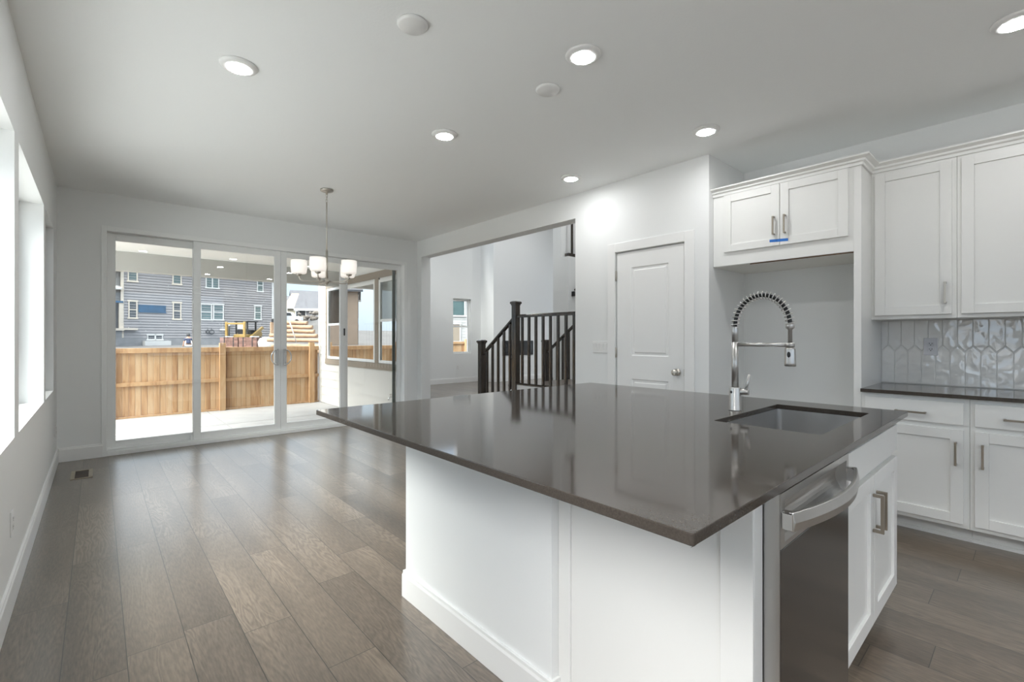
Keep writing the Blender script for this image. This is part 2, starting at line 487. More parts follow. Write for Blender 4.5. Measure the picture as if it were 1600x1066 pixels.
struct('floor', B().box(-0.55, 13.0, -3.9, 6.60, -0.3, 0).box(3.77, 13.0, 6.60, 10.75, -0.3, 0), M['floor'],
       'grey brown wood plank floor running through kitchen, dining area and hall', 'floor')
struct('ceiling', B().box(-0.55, 3.905, -3.9, 6.60, ZC, ZC+0.3).box(3.905, 4.60, -3.9, 1.93, ZC, ZC+0.3), M['ceil'],
       'flat white textured ceiling with recessed lights over kitchen and dining', 'ceiling')
LW = [(1.75, 3.29, 0.755, 2.24), (3.457, 4.955, 0.755, 2.24), (5.10, 5.985, 0.755, 2.24)]
struct('wall_left', wall_with_holes(B(), 'x', -0.50, XL, -3.6, YB, 0, ZC, LW + [(0.20, 0.64, 0.755, 2.24), (-3.1, -0.7, 0.755, 2.24)]), M['wall'],  # last two openings are unseen, added to let daylight in
       'light grey left wall with three deep window openings and two added for daylight', 'wall')
struct('wall_back', wall_with_holes(B(), 'y', YB, 6.60, -0.50, XR, 0, ZC, [(0.03, 3.56, 0, 2.405)]), M['wall'],
       'light grey dining wall around the sliding patio door', 'wall')
struct('wall_right', wall_with_holes(B(), 'x', XR, 3.905, YP, 6.60, 0, ZC, [(3.214, 6.32, 0, 2.49), (1.995, 2.702, 0, 2.058)]), M['wall'],
       'white wall holding the hall opening and the pantry door', 'wall')
struct('wall_alcove', B().box(3.905, XK, YP, YP+0.14, 0, ZC), M['wall'], 'short grey return wall beside the refrigerator alcove', 'wall')
struct('wall_kitchen', B().box(XK, XK+0.15, -3.6, YP+0.14, 0, ZC), M['wall'], 'white kitchen wall behind the cabinets and tile', 'wall')
struct('wall_rear', wall_with_holes(B(), 'y', -3.75, YREAR, -0.50, XK+0.15, 0, ZC, [(-0.1, 2.9, 1.0, 2.5)]), M['wall'],  # unseen opening added to bring daylight in from behind
       'white wall behind the viewer with a wide opening added for daylight', 'wall')
struct('wall_pantry', B().box(3.905, 5.4, 3.07, 3.20, 0, 5.2).box(5.3, 5.4, 1.93, 3.07, 0, 2.7), M['wall'], 'white wall closing the pantry behind the door', 'wall')

# great room beyond the opening
HC = 5.2
WW = [(7.01, 7.77, 0.79, 2.27), (7.93, 9.32, 0.79, 2.27), (9.487, 10.247, 0.79, 2.30)]
ADDED_UPW = [(6.9, 8.4, 3.45, 4.95), (8.6, 10.1, 3.45, 4.95)]  # high windows added to let daylight into the tall room
struct('wall_siding', wall_with_holes(B(), 'x', 3.765, 3.905, 6.60, 10.75, -0.25, HC, WW + ADDED_UPW), M['wall'],
       'white inner wall of the tall room with windows onto the patio', 'wall')
struct('wall_upper', B().box(3.745, 3.905, 1.93, 6.60, ZC+0.3, HC).box(3.745, 3.905, 3.2, 6.60, ZC, ZC+0.3), M['wall'], 'white upper wall above the hall opening', 'wall')
HW = (7.27, 7.88, 0.80, 2.32)
struct('wall_far', wall_with_holes(B(), 'y', 10.60, 10.75, 3.765, 13.0, 0, HC, [HW, (4.6, 7.4, 3.6, 4.95)]), M['wall'],  # the high opening is unseen, added for more daylight
       'tall white far wall with one narrow window seen through the hall opening', 'wall')
struct('wall_chimney', B().box(8.23, 11.2, 10.03, 10.60, 0, HC), M['wall'], 'white chimney breast projecting from the far wall', 'wall')
struct('wall_east', wall_with_holes(B(), 'x', 13.0, 13.15, 3.2, 10.75, 0, HC, [(6.3, 9.8, 0.5, 4.8)]), M['wall'], 'white end wall of the tall room with an opening added for daylight', 'wall')  # unseen opening added to brighten the tall room
struct('wall_stairs', B().box(6.40, 9.6, 5.84, 6.04, 0, HC).box(6.40, 9.6, 5.66, 5.84, 0, 2.726), M['wall'],
       'grey white stair wall standing beyond the hall railing', 'wall')
struct('wall_stairwell', B().box(5.4, 13.0, 3.07, 3.2, 0, HC), M['wall'], 'white wall at the near side of the stairwell', 'wall')
b = B()
b.box(3.745, 13.15, 3.07, 10.75, HC, HC+0.2)
struct('ceiling_hall', b, M['ceil'], 'high white ceiling of the tall room past the hall', 'ceiling')

# baseboards
def board_prof(h, t=0.014):
    return [(0, 0), (t, 0), (t, h-0.022), (t*0.72, h-0.012), (t*0.72, h), (0, h)]
def baseboard(name, path, h, label):
    return struct(name, B().sweep(path, board_prof(h)), M['trim'], label, 'baseboard', bev=0.0015)
baseboard('baseboard_left', [(XL, -3.6), (XL, YB-0.001)], 0.14, 'white baseboard along the left window wall')
baseboard('baseboard_back', [(XL+0.014, YB), (0.042, YB)], 0.14, 'short white baseboard left of the sliding door')
baseboard('baseboard_corner', [(3.55, YB), (XR-0.014, YB)], 0.14, 'short white baseboard right of the sliding door')
baseboard('baseboard_right', [(XR, 3.214), (XR, 2.80)], 0.14, 'white baseboard between hall opening and pantry door')
baseboard('baseboard_hall', [(3.92, 10.60), (8.23, 10.60), (8.23, 10.03), (11.2, 10.03)], 0.14, 'white baseboard along the far wall of the tall room')

# ------------------------------------------------------------------ windows of the left wall
def window_unit(name, label, axis, face, depth, a0, a1, z0, z1, fw=0.05, split=None, glass='glass', sash=0.035, screen=False):
    """vinyl window in a wall opening; axis = wall normal axis; face..face+depth is the frame depth"""
    mid = ((a0+a1)/2)
    base = (face+depth/2, mid, z0) if axis == 'x' else (mid, face+depth/2, z0)
    r = thing(name, label, 'window', base, kind='structure')
    def bx(b, p0, p1, s, e, q0, q1):
        return b.box(p0, p1, s, e, q0, q1) if axis == 'x' else b.box(s, e, p0, p1, q0, q1)
    f = B(); p0, p1 = face, face+depth
    bx(f, p0, p1, a0, a0+fw, z0, z1); bx(f, p0, p1, a1-fw, a1, z0, z1)
    bx(f, p0, p1, a0+fw, a1-fw, z1-fw, z1); bx(f, p0, p1, a0+fw, a1-fw, z0, z0+fw)
    obj('window_frame', f, M['vinyl'], r, bev=0.003)
    c = (p0+p1)/2
    if split:
        s = B(); bx(s, c-0.02, c+0.02, a0+fw, a1-fw, split-0.02, split+0.025)
        obj('meeting_rail', s, M['vinyl'], r, bev=0.002)
    g = B()
    spans = [(z0+fw, z1-fw)] if not split else [(z0+fw, split-0.02), (split+0.025, z1-fw)]
    for q0, q1 in spans:
        for d in (-0.008, 0.008):
            if axis == 'x': g.add([(c+d, a0+fw, q0), (c+d, a1-fw, q0), (c+d, a1-fw, q1), (c+d, a0+fw, q1)], [(0,1,2,3)])
            else: g.add([(a0+fw, c+d, q0), (a1-fw, c+d, q0), (a1-fw, c+d, q1), (a0+fw, c+d, q1)], [(0,1,2,3)])
    obj('pane', g, M[glass], r)
    return r
window_unit('window_1', 'white framed window in the left wall, nearest to the viewer', 'x', -0.50, 0.06, *LW[0], split=1.5)
window_unit('window_2', 'wide white framed window in the middle of the left wall', 'x', -0.50, 0.06, *LW[1])
window_unit('window_3', 'white framed window in the left wall next to the dining corner', 'x', -0.50, 0.06, *LW[2], split=1.5)
window_unit('window_4', 'narrow white framed window in the far wall of the tall room', 'y', 10.68, 0.06, *HW, split=1.55)
window_unit('window_5', 'white single hung window in the patio siding, closest to the sliding door', 'x', 3.735, 0.06, *WW[0], split=1.54, glass='lowe')
window_unit('window_6', 'large white fixed picture window in the patio siding between two hung windows', 'x', 3.735, 0.06, *WW[1], glass='lowe')
window_unit('window_7', 'white single hung window in the patio siding next to the outer corner', 'x', 3.735, 0.06, *WW[2], split=1.52, glass='lowe')
window_unit('added_window_8', 'high white window added for daylight above the patio roof, nearer one', 'x', 3.735, 0.06, *ADDED_UPW[0])
window_unit('added_window_9', 'high white window added for daylight above the patio roof, farther one', 'x', 3.735, 0.06, *ADDED_UPW[1])

# ------------------------------------------------------------------ sliding patio door
d1 = thing('door_1', 'white four panel sliding glass patio door in the dining wall', 'door', (1.795, 6.52, 0), kind='structure')
f = B()
f.box(0.03, 0.075, 6.44, 6.62, 0, 2.405).box(3.515, 3.56, 6.44, 6.62, 0, 2.405).box(0.075, 3.515, 6.44, 6.62, 2.355, 2.405)
f.box(0.075, 3.515, 6.445, 6.62, 0.0, 0.045).box(0.075, 3.515, 6.455, 6.475, 0.045, 0.062).box(0.075, 3.515, 6.53, 6.545, 0.045, 0.075)
obj('door_frame', f, M['vinyl'], d1, bev=0.003)
def slider_panel(x0, x1, yc, lab, lw=0.072, rw=0.072):
    p = B(); y0, y1 = yc-0.022, yc+0.022; z0, z1 = 0.048, 2.354
    p.box(x0, x0+lw, y0, y1, z0, z1).box(x1-rw, x1, y0, y1, z0, z1)
    p.box(x0+lw, x1-rw, y0, y1, z1-0.075, z1).box(x0+lw, x1-rw, y0, y1, z0, z0+0.085)
    o = obj('sliding_panel', p, M['vinyl'], d1, bev=0.003)
    o['label'] = lab
    g = B()
    for d in (-0.008, 0.008):
        g.add([(x0+lw, yc+d, z0+0.085), (x1-rw, yc+d, z0+0.085), (x1-rw, yc+d, z1-0.075), (x0+lw, yc+d, z1-0.075)], [(0,1,2,3)])
    gl = obj('pane', g, M['glass'], o)
    return o
slider_panel(0.075, 0.905, 6.568, 'fixed white door panel beside the left jamb')
pa = slider_panel(0.832, 1.768, 6.502, 'sliding white door panel left of the meeting stiles')
pb = slider_panel(1.770, 2.615, 6.502, 'sliding white door panel right of the meeting stiles')
slider_panel(2.600, 3.515, 6.568, 'fixed white door panel beside the right jamb', 0.075, 0.06)
M['stileshade'] = mat('stile_shade_paint', (0.16, 0.175, 0.16), 0.5, var=(10, 0.05))  # shade on the right stile put into a dark colour
obj('stile_shade_strip', B().box(3.400, 3.452, 6.598, 6.614, 0.08, 2.35), M['stileshade'], d1, bev=0.002)  # dark strip added to stand for the shaded stile
for par, xc, s in ((pa, 1.728, -1), (pb, 1.808, 1)):
    h = B()
    h.box(xc-0.009, xc+0.009, 6.462, 6.480, 0.895, 1.085)
    pts = [(xc + s*0.078*math.sin(PI*k/20), 6.448, 0.99 + 0.098*math.cos(PI*k/20)) for k in range(21)]
    pts = [(xc, 6.475, pts[0][2])] + pts + [(xc, 6.475, pts[-1][2])]
    h.tube(pts, 0.007, 10)
    obj('pull_handle', h, M['chrome'], par)
obj('latch', B().box(2.590, 2.606, 6.462, 6.480, 1.27, 1.37), M['black'], pb, bev=0.003)
obj('bumper', B().box(0.80, 0.83, 6.478, 6.50, 0.062, 0.115), M['vinyl'], d1, bev=0.003)

# ------------------------------------------------------------------ pantry door
d2 = thing('door_2', 'white two panel pantry door with round chrome knob', 'door', (XR, 2.35, 0), kind='structure')
XD = XR + 0.006
def panel_slab(b, y0, y1, z0, z1, xs, th, panels, mold=0.026, dep=0.009):
    """door slab facing -x with recessed moulded panels"""
    ys = sorted([y0, y1] + [p[0] for p in panels[:1]] + [p[1] for p in panels[:1]])
    zs = [z0]
    for p in panels: zs += [p[2], p[3]]
    zs.append(z1)
    for i in range(3):
        for k in range(len(zs)-1):
            if i == 1 and k % 2 == 1:
                a0, a1, c0, c1 = ys[1], ys[2], zs[k], zs[k+1]
                ring = [(0, 0), (mold*0.35, dep), (mold, dep), (mold*1.35, dep*0.25)]
                L = []
                for ins, d in ring:
                    L.append([(xs+d, a0+ins, c0+ins), (xs+d, a1-ins, c0+ins), (xs+d, a1-ins, c1-ins), (xs+d, a0+ins, c1-ins)])
                for q in range(len(L)-1):
                    b.add(L[q]+L[q+1], [(j, (j+1) % 4, 4+(j+1) % 4, 4+j) for j in range(4)])
                b.add(L[-1], [(0,1,2,3)])
            else:
                b.add([(xs, ys[i], zs[k]), (xs, ys[i+1], zs[k]), (xs, ys[i+1], zs[k+1]), (xs, ys[i], zs[k+1])], [(0,1,2,3)])
    b.add([(xs, y0, z0), (xs+th, y0, z0), (xs+th, y0, z1), (xs, y0, z1), (xs, y1, z0), (xs+th, y1, z0), (xs+th, y1, z1), (xs, y1, z1)],
          [(0,1,2,3), (4,5,6,7), (3,2,6,7), (0,1,5,4), (1,2,6,5)])
    return b
slab = obj('door_slab', panel_slab(B(), 2.004, 2.692, 0.012, 2.048, XD, 0.035, [(2.15, 2.53, 0.22, 0.853), (2.15, 2.53, 1.07, 1.90)]), M['door'], d2)
cs = B()
cs.box(XR-0.014, XR-0.0005, 1.905, 1.993, 0, 2.145).box(XR-0.014, XR-0.0005, 2.704, 2.792, 0, 2.145).box(XR-0.014, XR-0.0005, 1.993, 2.704, 2.060, 2.145)
obj('casing', cs, M['trim'], d2, bev=0.002)
st = B(); st.box(XR+0.045, XR+0.075, 1.995, 2.702, 2.04, 2.058).box(XR+0.045, XR+0.075, 1.995, 2.01, 0, 2.05).box(XR+0.045, XR+0.075, 2.687, 2.702, 0, 2.05)
obj('door_stop', st, M['trim'], d2)
for z in (0.28, 1.096, 1.837):
    obj('hinge', B().box(XR-0.004, XD+0.002, 2.693, 2.706, z-0.045, z+0.045).cyl((XR-0.004, 2.699, z-0.048), (XR-0.004, 2.699, z+0.048), 0.006, n=12), M['nickel'], d2)
kn = B().lathe([(0.031, 0), (0.031, -0.006), (0.014, -0.012), (0.011, -0.03), (0.018, -0.038), (0.0275, -0.048), (0.0275, -0.060), (0.018, -0.068), (0.0001, -0.070)], (XD, 2.065, 0.94), 28, 'x')
obj('door_knob', kn, M['nickel'], d2)
obj('strike_plate', B().box(XR-0.002, XD, 1.9965, 2.0035, 0.91, 0.97), M['nickel'], d2)

# ------------------------------------------------------------------ wall plates
def outlet(name, label, axis, face, out, a, z, w=0.07, h=0.115, group=None, mname='plastic'):
    """duplex outlet on a wall; out = +1/-1 direction the plate faces on the axis"""
    loc = (face, a, z) if axis == 'x' else (a, face, z)
    r = thing(name, label, 'outlet', loc, group=group)
    def bx(b, d0, d1, a0, a1, z0, z1):
        return b.box(face+out*d0, face+out*d1, a0, a1, z0, z1) if axis == 'x' else b.box(a0, a1, face+out*d0, face+out*d1, z0, z1)
    obj('cover_plate', bx(B(), 0.0005, 0.006, a-w/2, a+w/2, z-h/2, z+h/2), M[mname], r, bev=0.002)
    for s in (-1, 1):
        zc = z + s*0.0195
        o = obj('receptacle', bx(B(), 0.006, 0.0078, a-0.0165, a+0.0165, zc-0.014, zc+0.014), M[mname], r, bev=0.004)
        sl = B()
        bx(sl, 0.0076, 0.0082, a-0.0085, a-0.0055, zc-0.002, zc+0.008)
        bx(sl, 0.0076, 0.0082, a+0.0055, a+0.0085, zc-0.002, zc+0.008)
        bx(sl, 0.0076, 0.0082, a-0.003, a+0.003, zc-0.0105, zc-0.005)
        obj('slot', sl, M['black'], o)
    return r
outlet('wall_outlet', 'white outlet low on the left wall under the nearest window', 'x', XL, 1, 3.17, 0.375)
outlet('wall_outlet', 'white outlet low on the left wall by the dining corner', 'x', XL, 1, 6.20, 0.36)
outlet('wall_outlet', 'white outlet on the white tile over the kitchen counter', 'x', 4.42, -1, 0.500, 1.175, 0.075, 0.122, mname='outletgrey')
outlet('wall_outlet', 'white outlet low on the far hall wall under the narrow window', 'y', 10.60, -1, 7.42, 0.42)
sw = thing('light_switch', 'white four gang rocker switch plate beside the pantry door', 'switch', (XR, 2.886, 1.147))
obj('cover_plate', B().box(XR-0.006, XR-0.0005, 2.793, 2.979, 1.089, 1.205), M['plastic'], sw, bev=0.002)
for k in range(4):
    yc = 2.955 - k*0.0460
    rk = B()
    rk.hexa([(XR-0.0065, yc-0.0165, 1.113), (XR-0.0045, yc-0.0165, 1.113), (XR-0.0045, yc+0.0165, 1.113), (XR-0.0065, yc+0.0165, 1.113),
             (XR-0.0105, yc-0.0165, 1.181), (XR-0.0045, yc-0.0165, 1.181), (XR-0.0045, yc+0.0165, 1.181), (XR-0.0105, yc+0.0165, 1.181)])
    obj('rocker', rk, M['plastic'], sw, bev=0.001)

# ------------------------------------------------------------------ ceiling lights and cover discs
def downlight(x, y, label, z=ZC, group='recessed ceiling lights', lens='lens'):
    r = thing('ceiling_light', label, 'ceiling light', (x, y, z), group=group)
    t = B().lathe([(0.0935, -0.0005), (0.0935, -0.005), (0.088, -0.012), (0.074, -0.018), (0.060, -0.019), (0.058, -0.0005)], (x, y, z), 48, close=True)
    obj('trim_ring', t, M['plastic'], r)
    obj('lens', B().lathe([(0.0578, -0.0192), (0.045, -0.0208), (0.03, -0.0217), (0.0001, -0.022)], (x, y, z), 40), M[lens], r)
    return r
for x, y, l in ((0.584, 2.929, 'lit round ceiling light on the window side of the dining area'),
                (1.928, 1.601, 'lit round ceiling light above the island, beside the small blank disc'),
                (1.919, 2.910, 'lit round ceiling light past the island, straight ahead of the chandelier'),
                (3.293, 1.592, 'lit round ceiling light by the corner of the refrigerator alcove'),
                (3.321, 2.904, 'lit round ceiling light close to the hall opening'),
                (3.259, 0.061, 'lit round ceiling light in front of the upper cabinets, cut by the frame'),
                (1.93, 0.10, 'lit round ceiling light over the island aisle, behind the view')):
    downlight(x, y, l)
for x, y, l in ((5.2, 8.2, 'fill light added in the high ceiling near the patio windows'), (7.2, 8.2, 'fill light added in the high ceiling, middle'),
                (9.2, 8.2, 'fill light added in the high ceiling before the chimney breast'), (5.2, 4.6, 'fill light added in the high ceiling over the stair landing'),
                (7.2, 4.6, 'fill light added in the high ceiling over the upper stairs')):
    downlight(x, y, l, HC, 'fill lights added in the high ceiling', 'lensfill')  # unseen lamps added to brighten the tall room
for x, y, l in ((1.129, 1.986, 'larger looking blank white ceiling disc, out in the open ceiling'), (2.037, 1.965, 'blank white ceiling disc just past the lit light over the island')):
    o = obj('cover_disc', B().lathe([(0.072, -0.0005), (0.072, -0.008), (0.064, -0.016), (0.0001, -0.017)], (x, y, ZC), 48), M['plastic'])
    tagp(o, l, 'ceiling disc', 'blank ceiling discs')

# ------------------------------------------------------------------ chandelier
CX, CY = 1.742, 4.793
ch = thing('chandelier', 'brushed nickel chandelier with five white drum shades by the patio door', 'chandelier', (CX, CY, 1.77))
obj('canopy', B().lathe([(0.062, ZC-0.0005), (0.062, ZC-0.014), (0.045, ZC-0.022), (0.012, ZC-0.026), (0.010, ZC-0.05), (0.0001, ZC-0.05)], (CX, CY, 0), 36), M['nickel'], ch)
cn = B()
for k in range(3):
    zc = ZC-0.062-k*0.026
    pts = [(CX + (0.0075*math.cos(2*PI*i/16) if k % 2 == 0 else 0), CY + (0.0075*math.cos(2*PI*i/16) if k % 2 else 0), zc + 0.017*math.sin(2*PI*i/16)) for i in range(16)]
    cn.tube(pts, 0.0025, 8, closed=True)
obj('chain', cn, M['nickel'], ch)
obj('stem', B().cyl((CX, CY, ZC-0.128), (CX, CY, 2.12), 0.006).cyl((CX, CY, 2.12), (CX, CY, 1.83), 0.0115).lathe([(0.0115, 2.12), (0.006, 2.135)], (CX, CY, 0), 20), M['nickel'], ch)
obj('hub', B().lathe([(0.0001, 1.775), (0.010, 1.778), (0.014, 1.79), (0.026, 1.795), (0.028, 1.822), (0.014, 1.83), (0.0115, 1.845), (0.0001, 1.845)], (CX, CY, 0), 28), M['nickel'], ch)
for k in range(5):
    a = math.atan2(0.3416, -0.9399) + 2*PI*k/5
    dx, dy = math.cos(a), math.sin(a); R = 0.257
    pts = [(CX+dx*r, CY+dy*r, z) for r, z in ((0.02, 1.81), (0.10, 1.806), (0.18, 1.806), (0.22, 1.81), (0.245, 1.822), (0.255, 1.842), (R, 1.862))]
    arm = obj('arm', B().tube(pts, 0.0065, 12), M['nickel'], ch)
    ax, ay = CX+dx*R, CY+dy*R
    obj('lamp_holder', B().lathe([(0.0001, 1.856), (0.016, 1.857), (0.026, 1.864), (0.028, 1.872), (0.024, 1.892), (0.0001, 1.892)], (ax, ay, 0), 24), M['nickel'], arm)
    obj('lamp_shade', B().lathe([(0.030, 1.876), (0.062, 1.879), (0.070, 1.889), (0.0735, 1.92), (0.0745, 1.955), (0.0735, 2.010), (0.0705, 2.010), (0.071, 1.955), (0.069, 1.91), (0.060, 1.884), (0.030, 1.881)], (ax, ay, 0), 40, close=True), M['shade'], arm)

# ------------------------------------------------------------------ floor register
fr = thing('floor_register', 'small tan floor vent opening near the left dining corner', 'floor vent', (-0.105, 5.74, 0))
f = B()
x0, x1, y0, y1 = -0.178, -0.030, 5.575, 5.915
f.box(x0, x0+0.028, y0, y1, 0.0004, 0.005).box(x1-0.028, x1, y0, y1, 0.0004, 0.005).box(x0+0.028, x1-0.028, y0, y0+0.022, 0.0004, 0.005).box(x0+0.028, x1-0.028, y1-0.022, y1, 0.0004, 0.005)
obj('frame', f, M['tan'], fr, bev=0.001)
obj('duct_plate', B().box(x0+0.028, x1-0.028, y0+0.022, y1-0.022, 0.0004, 0.0015), M['black'], fr)
lv = B()
for k in range(6):
    yy = y0+0.06+k*0.045
    lv.hexa([(x0+0.03, yy, 0.0016), (x1-0.03, yy, 0.0016), (x1-0.03, yy+0.006, 0.0016), (x0+0.03, yy+0.006, 0.0016),
             (x0+0.03, yy, 0.003), (x1-0.03, yy, 0.003), (x1-0.03, yy+0.004, 0.003), (x0+0.03, yy+0.004, 0.003)])
obj('louvers', lv, M['brown'], fr)

# ------------------------------------------------------------------ cabinet helpers
def shaker_x(b, xf, th, y0, y1, z0, z1, st=0.058, dep=0.010):
    """shaker door facing -x, front plane xf, thickness th to +x"""
    yi0, yi1, zi0, zi1 = y0+st, y1-st, z0+st, z1-st
    b.box(xf, xf+th, y0, yi0, z0, z1).box(xf, xf+th, yi1, y1, z0, z1).box(xf, xf+th, yi0, yi1, zi1, z1).box(xf, xf+th, yi0, yi1, z0, zi0)
    b.box(xf+dep, xf+th, yi0, yi1, zi0, zi1)
    return b
def shaker_y(b, yf, th, x0, x1, z0, z1, st=0.058, dep=0.010):
    xi0, xi1, zi0, zi1 = x0+st, x1-st, z0+st, z1-st
    b.box(x0, xi0, yf, yf+th, z0, z1).box(xi1, x1, yf, yf+th, z0, z1).box(xi0, xi1, yf, yf+th, zi1, z1).box(xi0, xi1, yf, yf+th, z0, zi0)
    b.box(xi0, xi1, yf+dep, yf+th, zi0, zi1)
    return b
def bar_pull(p0, p1, out, par, t=0.0055, stand=0.030, mname='bronze'):
    """square bar pull between p0 and p1 on a door face; out = outward unit vector"""
    p0 = Vector(p0); p1 = Vector(p1); o = Vector(out); d = (p1-p0).normalized(); s = d.cross(o).normalized()
    b = B()
    def bar(a, c, u, v):
        b.hexa([a-u*t-v*t, a+u*t-v*t, a+u*t+v*t, a-u*t+v*t, c-u*t-v*t, c+u*t-v*t, c+u*t+v*t, c-u*t+v*t])
    bar(p0+o*stand-d*t, p1+o*stand+d*t, o, s)
    bar(p0+o*0.0005, p0+o*(stand-t*0.9), d, s)
    bar(p1+o*0.0005, p1+o*(stand-t*0.9), d, s)
    return obj('handle', b, M[mname], par, bev=0.001)

# ------------------------------------------------------------------ refrigerator surround
XF = 3.82
fc = thing('refrigerator_cabinet', 'white two door cabinet over the empty refrigerator alcove with tall side panel', 'cabinet', (4.12, 1.28, 0))
b = B()
b.box(XF+0.018, XK-0.001, 0.822, 1.783, 1.828, 2.41)
b.box(XF, XF+0.018, 0.822, 1.783, 1.823, 2.41)
obj('cabinet_box', b, M['cab'], fc, bev=0.0015)
obj('side_panel', B().box(XF-0.002, XK-0.001, 0.780, 0.822, 0, 2.41), M['cab'], fc, bev=0.0015)
obj('bottom_panel', B().box(XF+0.024, XK-0.002, 0.823, 1.782, 1.8205, 1.8278), M['soffit'], fc)
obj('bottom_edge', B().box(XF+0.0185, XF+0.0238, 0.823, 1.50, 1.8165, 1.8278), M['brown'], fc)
for y0, y1, yh in ((1.2760, 1.691, 1.312), (0.851, 1.272, 1.236)):
    d = obj('cabinet_door', shaker_x(B(), 3.80, 0.0195, y0, y1, 1.93, 2.39), M['cab'], fc, bev=0.0015)
    bar_pull((3.80, yh, 2.015), (3.80, yh, 2.142), (-1, 0, 0), d)
tp = obj('painters_tape', B().hexa([(3.7985, 1.216, 1.951), (3.7995, 1.216, 1.951), (3.7995, 1.343, 1.960), (3.7985, 1.343, 1.960),
        (3.7985, 1.216, 1.972), (3.7995, 1.216, 1.972), (3.7995, 1.343, 1.980), (3.7985, 1.343, 1.980)]), M['tape'])
tagp(tp, 'strip of blue painters tape across the two doors over the alcove', 'tape')

# crown over both runs
cp = [(0.0, 2.395), (0.010, 2.395), (0.012, 2.412), (0.024, 2.420), (0.026, 2.432), (0.044, 2.442), (0.052, 2.446), (0.052, 2.456), (0.0, 2.456)]
cr = obj('crown_molding', B().sweep([(XF-0.003, 1.7825), (XF-0.003, 0.779), (4.0985, 0.779), (4.0985, -1.60)], cp), M['cab'])
tagp(cr, 'white stepped crown molding running along the tops of the upper cabinets', 'molding')

# ------------------------------------------------------------------ upper cabinets
def wall_cab(y0, y1, doors, label):
    r = thing('wall_cabinet', label, 'cabinet', (4.26, (y0+y1)/2, 1.365), group='upper kitchen cabinets')
    obj('cabinet_box', B().box(4.10, XK-0.001, y0, y1, 1.366, 2.41), M['cab'], r, bev=0.0015)
    for a, c, yh in doors:
        d = obj('cabinet_door', shaker_x(B(), 4.08, 0.0195, a, c, 1.392, 2.378), M['cab'], r, bev=0.0015)
        bar_pull((4.08, yh, 1.465), (4.08, yh, 1.592), (-1, 0, 0), d, mname='nickel')
wall_cab(0.339, 0.7795, [(0.361, 0.757, 0.391)], 'white upper cabinet with one door next to the refrigerator side panel')
wall_cab(-0.45, 0.338, [(-0.054, 0.317, -0.02), (-0.43, -0.060, -0.094)], 'white upper cabinet with two doors, second from the refrigerator side panel')
wall_cab(-1.60, -0.451, [(-1.02, -0.47, -0.98), (-1.58, -1.026, -1.07)], 'white upper cabinet with two doors, third from the refrigerator side panel')

# ------------------------------------------------------------------ base cabinets
def base_cab(y0, y1, doors, drawers, label):
    r = thing('base_cabinet', label, 'cabinet', (4.12, (y0+y1)/2, 0), group='lower kitchen cabinets')
    obj('cabinet_box', B().box(XF, XK-0.001, y0, y1, 0.112, 0.8795), M['cab'], r, bev=0.0015)
    obj('toe_kick', B().box(3.965, XK-0.002, y0, y1, 0.0, 0.1115).prism([(3.951, 0.0), (3.9645, 0.0), (3.9645, 0.022), (3.957, 0.019), (3.952, 0.011)], y0, y1, 'y'), M['cab'], r)
    for a, c, h0, h1 in drawers:
        d = obj('drawer', B().box(3.80, 3.8195, a, c, 0.722, 0.853), M['cab'], r, bev=0.002)
        bar_pull((3.80, h0, 0.779), (3.80, h1, 0.779), (-1, 0, 0), d)
    for a, c, yh in doors:
        d = obj('cabinet_door', shaker_x(B(), 3.80, 0.0195, a, c, 0.140, 0.693), M['cab'], r, bev=0.0015)
        bar_pull((3.80, yh, 0.490), (3.80, yh, 0.617), (-1, 0, 0), d)
base_cab(0.261, 0.7795, [(0.286, 0.755, 0.319)], [(0.286, 0.755, 0.456, 0.594)], 'white base cabinet with a drawer over one door beside the refrigerator side panel')
base_cab(-0.52, 0.260, [(-0.14, 0.239, 0.206), (-0.50, -0.145, -0.18)], [(-0.14, 0.239, -0.02, 0.118), (-0.50, -0.145, -0.39, -0.25)], 'white base cabinet second from the refrigerator side panel, cut by the frame')
base_cab(-1.60, -0.521, [(-1.05, -0.54, -0.58), (-1.58, -1.055, -1.10)], [(-1.05, -0.54, -0.86, -0.73), (-1.58, -1.055, -1.38, -1.25)], 'white base cabinet third from the refrigerator side panel')
kc = obj('kitchen_countertop', B().box(3.785, XK-0.001, -1.62, 0.7792, 0.880, 0.9025), M['quartz'], bev=0.002)
tagp(kc, 'dark grey quartz countertop along the tiled kitchen wall', 'countertop')

# backsplash of elongated hexagon tiles
bs = thing('backsplash', 'glossy white elongated hexagon tile backsplash above the kitchen counter', 'backsplash', (XK, 0, 0.9025))
obj('grout_bed', B().box(4.4212, XK-0.0005, -1.60, 0.7795, 0.903, 1.3655), M['grout'], bs)
tb = B(); PITCH = 0.0752
def clip_poly(poly, ymin, ymax, zmin, zmax):
    def cl(ps, inside, inter):
        out = []
        for i in range(len(ps)):
            a, c = ps[i-1], ps[i]
            if inside(c):
                if not inside(a): out.append(inter(a, c))
                out.append(c)
            elif inside(a): out.append(inter(a, c))
        return out
    def at(a, c, ax, v):
        t = (v-a[ax])/(c[ax]-a[ax]); return (a[0]+(c[0]-a[0])*t, a[1]+(c[1]-a[1])*t)
    for ax, v, s in ((0, ymin, 1), (0, ymax, -1), (1, zmin, 1), (1, zmax, -1)):
        if not poly: break
        poly = cl(poly, lambda p: (p[ax]-v)*s >= -1e-9, lambda a, c: at(a, c, ax, v))
    return poly
